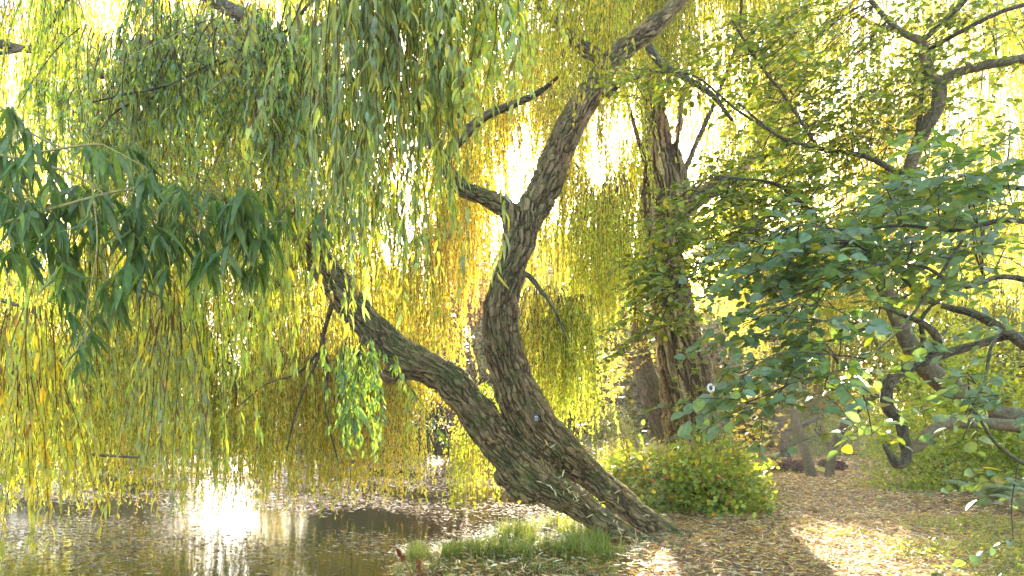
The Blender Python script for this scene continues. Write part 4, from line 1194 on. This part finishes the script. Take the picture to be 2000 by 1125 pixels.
sapling('thin grey trunk standing farther back behind the slim pale sapling', [[(1535, 895, 19, 10), (1528, 850, 19, 9), (1518, 800, 19, 8), (1512, 740, 19, 7), (1520, 660, 19, 5)], [(1515, 790, 19, 6), (1555, 740, 19, 4), (1600, 700, 19, 3)], [(1530, 850, 19, 7), (1565, 830, 19, 6), (1600, 815, 19, 4)]],
        mat=M_LIMB, lb=[(1530, 720, 90, 70, 18, 20, 34)], pal=PAL_PY, ll=.13, group='thin trees beyond the path')
sapling('thick brown trunk leaning away behind the old willow', [[(1318, 850, 17, 36), (1296, 810, 17, 30), (1275, 770, 17, 26), (1258, 720, 17, 20), (1246, 650, 17, 16), (1240, 560, 17, 12), (1215, 450, 17, 8)], [(1262, 730, 17, 12), (1225, 690, 17, 10), (1190, 660, 17, 8), (1150, 640, 17, 5)]],
        mat=M_LIMB, name='leaning_tree', lb=[(1200, 640, 100, 90, 16, 18, 50), (1180, 740, 70, 50, 16, 18, 26), (1230, 500, 80, 80, 16, 18, 26)], pal=PAL_PY, ll=.12)
sapling('pale slanting trunk in the haze left of the leaning brown trunk', [[(1240, 880, 22, 10), (1200, 780, 22, 12), (1175, 740, 22, 11), (1150, 715, 22, 9), (1100, 690, 22, 6)], [(1200, 780, 22, 7), (1215, 700, 22, 6), (1212, 600, 22, 5)]],
        mat=M_LIMB, name='leaning_tree', lb=[(1160, 700, 90, 60, 21, 23, 36)], pal=PAL_PY, ll=.16)

bush('green_shrub', 'lime-green leafy shrub glowing behind the curving beige stem', 'shrub', P(1850, 900, 12.5) * [1, 1, 0], 1.6, 1.1, 3.0, 13000, .075, PAL_LIME, 100, group='lime shrubs behind the path', hollow=.2)
bush('green_shrub', 'lime-green shrub at the far right edge behind the low beige stem', 'shrub', P(2030, 900, 12.0) * [1, 1, 0], 1.3, 1.1, 2.2, 7000, .075, PAL_LIME, 40, group='lime shrubs behind the path', hollow=.2)
bush('green_shrub', 'low grey-green shrub under the slanting low beige stem', 'shrub', P(1840, 880, 19) * [1, 1, 0], 1.6, 1, .9, 5000, .06, [(1, (.20, .26, .09)), (1, (.28, .32, .12))], 0, T_DIAM, group='low shrubs beyond the path')
bush('green_shrub', 'low grey-green shrub behind the two sapling stems', 'shrub', P(1660, 880, 20) * [1, 1, 0], 2.0, 1, 1.3, 6000, .06, [(1, (.18, .24, .08)), (1, (.28, .32, .10))], 0, T_DIAM, group='low shrubs beyond the path')
bush('green_shrub', 'pale green shrub in the sun haze right of the leaning trunk', 'shrub', P(1195, 880, 17.5) * [1, 1, 0], .75, .7, 1.5, 5000, .07, [(1, (.28, .33, .12)), (1, (.42, .42, .16)), (1, (.2, .27, .1))], 0, T_DIAM, group='low shrubs beyond the path')
bush('green_shrub', 'olive rounded bush on the far pond bank left of the trunk', 'shrub', np.array([-2.6, 27.4, WATER_Z]), 2.6, 1.5, 2.2, 10000, .11, [(1, (.045, .06, .022)), (1, (.07, .085, .03)), (1, (.04, .055, .03))], 0, T_DIAM, group='bushes on the far bank')
bush('green_shrub', 'reddish brown shrub hanging over the far bank by the olive bush', 'shrub', np.array([-.9, 25.8, WATER_Z]), 1.4, 1.0, 2.1, 5000, .09, [(1, (.12, .08, .04)), (1, (.08, .07, .03)), (1, (.14, .08, .05))], 0, T_DIAM, group='bushes on the far bank')
for i, (x, y, rx, rz, lab) in enumerate([(-7.5, 29.5, 3, 2.6, 'dull green bush on the far bank seen through the yellow strands'), (-14, 30.5, 4, 3.0, 'wide green bush on the far bank behind the left curtain'), (-21, 30.5, 4, 2.6, 'far bank bush at the left edge behind the strands')]):
    bush('green_shrub', lab, 'shrub', np.array([x, y, -.2]), rx, 1.6, rz, 6000, .14, [(1, (.05, .06, .02)), (1, (.09, .09, .025)), (1, (.13, .11, .03))], 0, T_DIAM, group='bushes on the far bank')


def far_tree(name, label, x, y, h, rx, n, ll, pal, trunk_r=.18, lean=0, group='autumn trees in the far background', shape='round', base=.25):
    c = np.array([x, y, float(ground_z(x, y))])
    o = thing(name, c, label, 'tree', group)
    tm = MB()
    top = c + np.array([lean, 0, h * .9])
    tube(tm, [c - [0, 0, .3], c + [lean * .2, 0, h * .3], c + [lean * .5, .1, h * .6], top], [trunk_r * 1.2, trunk_r, trunk_r * .6, trunk_r * .15], 9, .5, wob=.05)
    nc = 70
    hh = R.uniform(base, 1, nc)
    wd = (np.sin(np.clip((hh - base) / (1 - base), 0, 1) * math.pi) ** .6 + .1) if shape == 'round' else (1.08 - hh)
    a = R.uniform(0, 6.28, nc); rr = np.sqrt(R.uniform(.1, 1, nc)) * rx * wd
    cc = np.stack([c[0] + lean * hh + np.cos(a) * rr, c[1] + np.sin(a) * rr, c[2] + hh * h], -1)
    lm = tm
    for j in range(nc):
        st_ = c + np.array([lean * hh[j] * .6, 0, hh[j] * h * (.72 if shape == 'round' else .98)])
        tube(lm, [st_, (st_ + cc[j]) / 2 + R.normal(0, .15, 3), cc[j]], [trunk_r * .3, trunk_r * .2, .01], 4, .6, wob=0)
    tm.obj('trunk', M_LIMB, o)
    mb = MB(); k = R.integers(0, nc, n)
    sg = rx * .17
    pos = cc[k] + R.normal(0, 1, (n, 3)) * np.array([sg, sg, sg * .8])
    col = palette(n, pal) * (1 + R.normal(0, .12, nc))[k][:, None]
    ln = ll * R.uniform(.6, 1.3, n)
    leaves(mb, pos, R.normal(0, 1, (n, 3)) + [0, 0, -.4], R.normal(0, 1, (n, 3)) + [0, 0, .4], ln, ln * .33, col, T_DIAM)
    tag(mb.obj('crown', M_BUSH, o), kind='stuff')
    return o


PAL_PINK = [(3, (.42, .16, .10)), (2, (.36, .18, .10)), (1, (.2, .18, .08))]
far_tree('conifer', 'pinkish russet conical tree across the pond left of the upright stem', -2.6, 33, 12.5, 2.8, 15000, .2, PAL_PINK, .22, shape='cone', base=.08, group=None)
for (x, y, h, rx, lab, pal) in [
    (-23, 42, 11, 4, 'yellow autumn tree far away at the left edge of the pond', PAL_PY),
    (-14.5, 45, 9, 4, 'rounded yellow tree far behind the left curtain', PAL_PY),
    (-8, 44, 8.5, 3.5, 'pale golden tree across the water behind the strands', PAL_PY),
    (3.2, 36, 8, 2.6, 'pale yellow tree just right of the upright stem in the haze', PAL_PY),
    (8.6, 24, 5.5, 2.2, 'low golden tree filling the gap right of the old ridged willow', PAL_PY),
    (6.2, 32, 7, 2.5, 'lemon yellow tree behind the leaning brown trunk', PAL_PY),
    (10.5, 27, 7.5, 2.6, 'yellow-green tree between old willow and beige stem', PAL_LIME + PAL_PY),
    (13.5, 30, 8, 3, 'golden tree behind the sapling stems', PAL_PY),
    (16, 24, 7, 2.8, 'bright green-yellow tree behind the curving beige stem', PAL_LIME + PAL_PY),
    (20, 27, 9, 3.5, 'tall yellow-green tree at the far right', PAL_LIME + PAL_PY)]:
    far_tree('autumn_tree', lab, x, y, h, rx, 13000, .24, [(a, tuple(np.array(b) * .55)) for a, b in pal], base=.12)
PAL_BK = [(2, (.12, .14, .035)), (2, (.22, .20, .04)), (1, (.08, .10, .03)), (1, (.3, .22, .04))]
for (x, y, h, rx, lab) in [
    (-2.0, 38, 8.5, 3.2, 'olive tree on the far bank just left of the russet conical tree'),
    (-7.5, 33, 7.5, 2.8, 'dull green bank tree seen through the middle of the yellow curtain'),
    (-7.2, 38, 8.5, 3.0, 'taller olive tree standing behind the dull green bank tree'),
    (-19, 33, 7.5, 3.2, 'golden green bank tree behind the left curtain over the pond'),
    (-24, 31, 8.0, 3.4, 'leftmost broad bank tree beyond the pond'),
    (-29, 34, 9.0, 3.6, 'far bank tree beyond the left edge of the curtain'),
    (.8, 31, 6.0, 2.2, 'small olive tree on the far shore directly behind the leaning trunk')]:
    far_tree('bank_tree', lab, x, y, h, rx, 15000, .24, PAL_BK, base=.03, group='trees along the far bank')
for (x, y, h, rx, lab) in [
    (1.5, 46, 12.5, 4.5, 'tall pale tree glowing behind the fork of the leaning willow'),
    (7.2, 44, 9.5, 4.0, 'tall pale tree just below the low sun'),
    (13, 46, 13.5, 4.5, 'tall hazy tree right of the old ridged willow')]:
    far_tree('autumn_tree', lab, x, y, h, rx, 15000, .3, [(a, tuple(np.array(b) * .6)) for a, b in PAL_PY], base=.1)
bush('hedge', 'long low band of golden undergrowth at the end of the garden', 'hedge', np.array([14, 34, .1]), 14, 2, 2.6, 20000, .24, [(2, (.30, .26, .05)), (2, (.2, .2, .04)), (2, (.12, .15, .04))], 0, T_DIAM, group=None, stems=20)

# fern by the right edge
def fern(label, px, py, d, n, L, col):
    c = P(px, py, d); c[2] = ground_z(c[0], c[1])
    o = thing('fern', c, label, 'fern', 'ferns at the right edge')
    for k in range(n):
        mb = MB(); a = R.uniform(0, 6.28); l = L * R.uniform(.8, 1.1)
        s = np.linspace(0, 1, 14)
        p = c + np.stack([np.cos(a) * s * l * .8, np.sin(a) * s * l * .8, l * (1.15 * s - .75 * s ** 2)], -1)
        tube(mb, p, np.linspace(.004, .001, 14), 3, None, (.25, .25, .1))
        side = np.array([-math.sin(a), math.cos(a), 0]); tt = np.repeat(np.linspace(.12, .98, 26), 2); sg = np.tile([1, -1], 26)
        q = np.stack([np.interp(tt, s, p[:, c_]) for c_ in range(3)], -1)
        dv = side * sg[:, None] + np.array([math.cos(a), math.sin(a), -.2]) * .35
        ln = l * .26 * np.sin(np.clip(tt * 1.05, 0, 1) * 2.9) ** .8 + .01
        leaves(mb, q, dv, np.array([0, -.2, 1.0]) + R.normal(0, .1, (52, 3)), ln, l * .018, palette(52, [(1, col)]), T_LANCE, 1)
        mb.obj('frond', [M_TWIG, M_BUSH], o)
fern('blue-green fern with arching fronds by the right edge of the path', 1935, 975, 10.2, 14, .75, (.24, .32, .16))
fern('smaller fern beside the larger one nearer the right edge', 2010, 1000, 9.2, 10, .6, (.2, .28, .12))

# plants with big yellow leaves and dark clumps across the path
for i, (px, py, d, n, lab) in enumerate([(1470, 905, 15, 9, 'large pale yellow-green leaves sprouting beside the old willow foot'), (1500, 925, 15.2, 6, 'low cluster of big yellow leaves by the dark clumps'), (1545, 915, 15.6, 8, 'bright yellow broad leaves between the dark clumps'), (1600, 935, 15.0, 3, 'single bright yellow broad leaves beside the pale sapling foot')]):
    c = P(px, py, d); c[2] = ground_z(c[0], c[1])
    o = thing('broad_leaf_plant', c, lab, 'plant', 'yellow broad-leaved plants across the path')
    pos = c + np.stack([R.normal(0, .16, n), R.normal(0, .12, n), R.uniform(.08, .38 if i == 0 else .2, n)], -1)
    mb = MB()
    for p in pos: tube(mb, [c, (c + p) / 2 + R.normal(0, .03, 3), p], .006, 4, .1, (.35, .33, .1))
    mb.obj('stems', M_TWIG, o)
    split_leaves(o, pos, R.normal(0, 1, (n, 3)) * [1, .6, .3], R.normal(0, .4, (n, 3)) + [0, -.5, 1], R.uniform(.2, .3, n), .085, palette(n, [(2, (.62, .52, .06)), (1, (.5, .5, .12))]), T_OVAL, M_BUSH, 'bl', n)
dark = [(1446, 908, 15.6), (1505, 916, 15.4), (1538, 898, 15.8), (1552, 905, 15.5), (1560, 915, 15.2), (1570, 900, 15.6), (1578, 912, 15.3), (1610, 905, 15.6), (1530, 918, 15.1), (1640, 912, 15.4)]
dl = ['leftmost dark brown withered clump beside the bramble bush', 'dark withered clump between two patches of yellow leaves', 'upper left clump of the dark withered group behind the sapling', 'central clump of the dark withered group left of the pale stem',
      'front clump of the dark withered group left of the pale stem', 'topmost clump of the dark group just left of the pale stem', 'dark withered clump touching the pale sapling stem', 'dark clump between the two sapling stems', 'low flat dark clump in front of the yellow leaves', 'small dark clump right of the second sapling stem']
for (px, py, d), lab in zip(dark, dl):
    c = P(px, py, d); c[2] = float(ground_z(c[0], c[1])) + .0
    o = thing('withered_clump', c, lab, 'withered plant', 'dark withered clumps across the path')
    mb = MB(); n = 420
    u = nrm(R.normal(0, 1, (n, 3))); pos = c + [0, 0, .12] + u * R.uniform(.3, 1, (n, 1)) * [.15, .14, .13]
    leaves(mb, pos, R.normal(0, 1, (n, 3)), u, .05, .022, palette(n, [(2, (.06, .028, .018)), (1, (.13, .055, .03)), (.5, (.2, .1, .05))]), T_OVALF)
    tag(mb.obj('dead_leaves', M_LITTER, o), kind='stuff')

# exposed roots at the trunk foot
mb = MB()
for l in [[(1300, 1040, 7.8, 14), (1335, 1050, 7.7, 11), (1360, 1062, 7.6, 6)], [(1255, 1068, 7.45, 14), (1300, 1082, 7.3, 8), (1345, 1088, 7.2, 4)], [(1380, 1060, 7.5, 6), (1420, 1066, 7.5, 7), (1450, 1072, 7.45, 3)]]:
    p, r = pix(l); p[:, 2] = ground_z(p[:, 0], p[:, 1]) - r * .35
    tube(mb, p, r, 10, .05, wob=.1)
mb.obj('root', M_BARK, willow)
tt=sum(len(m.polygons) for m in bpy.data.meshes if m.users)
print('objects', len(bpy.data.objects))
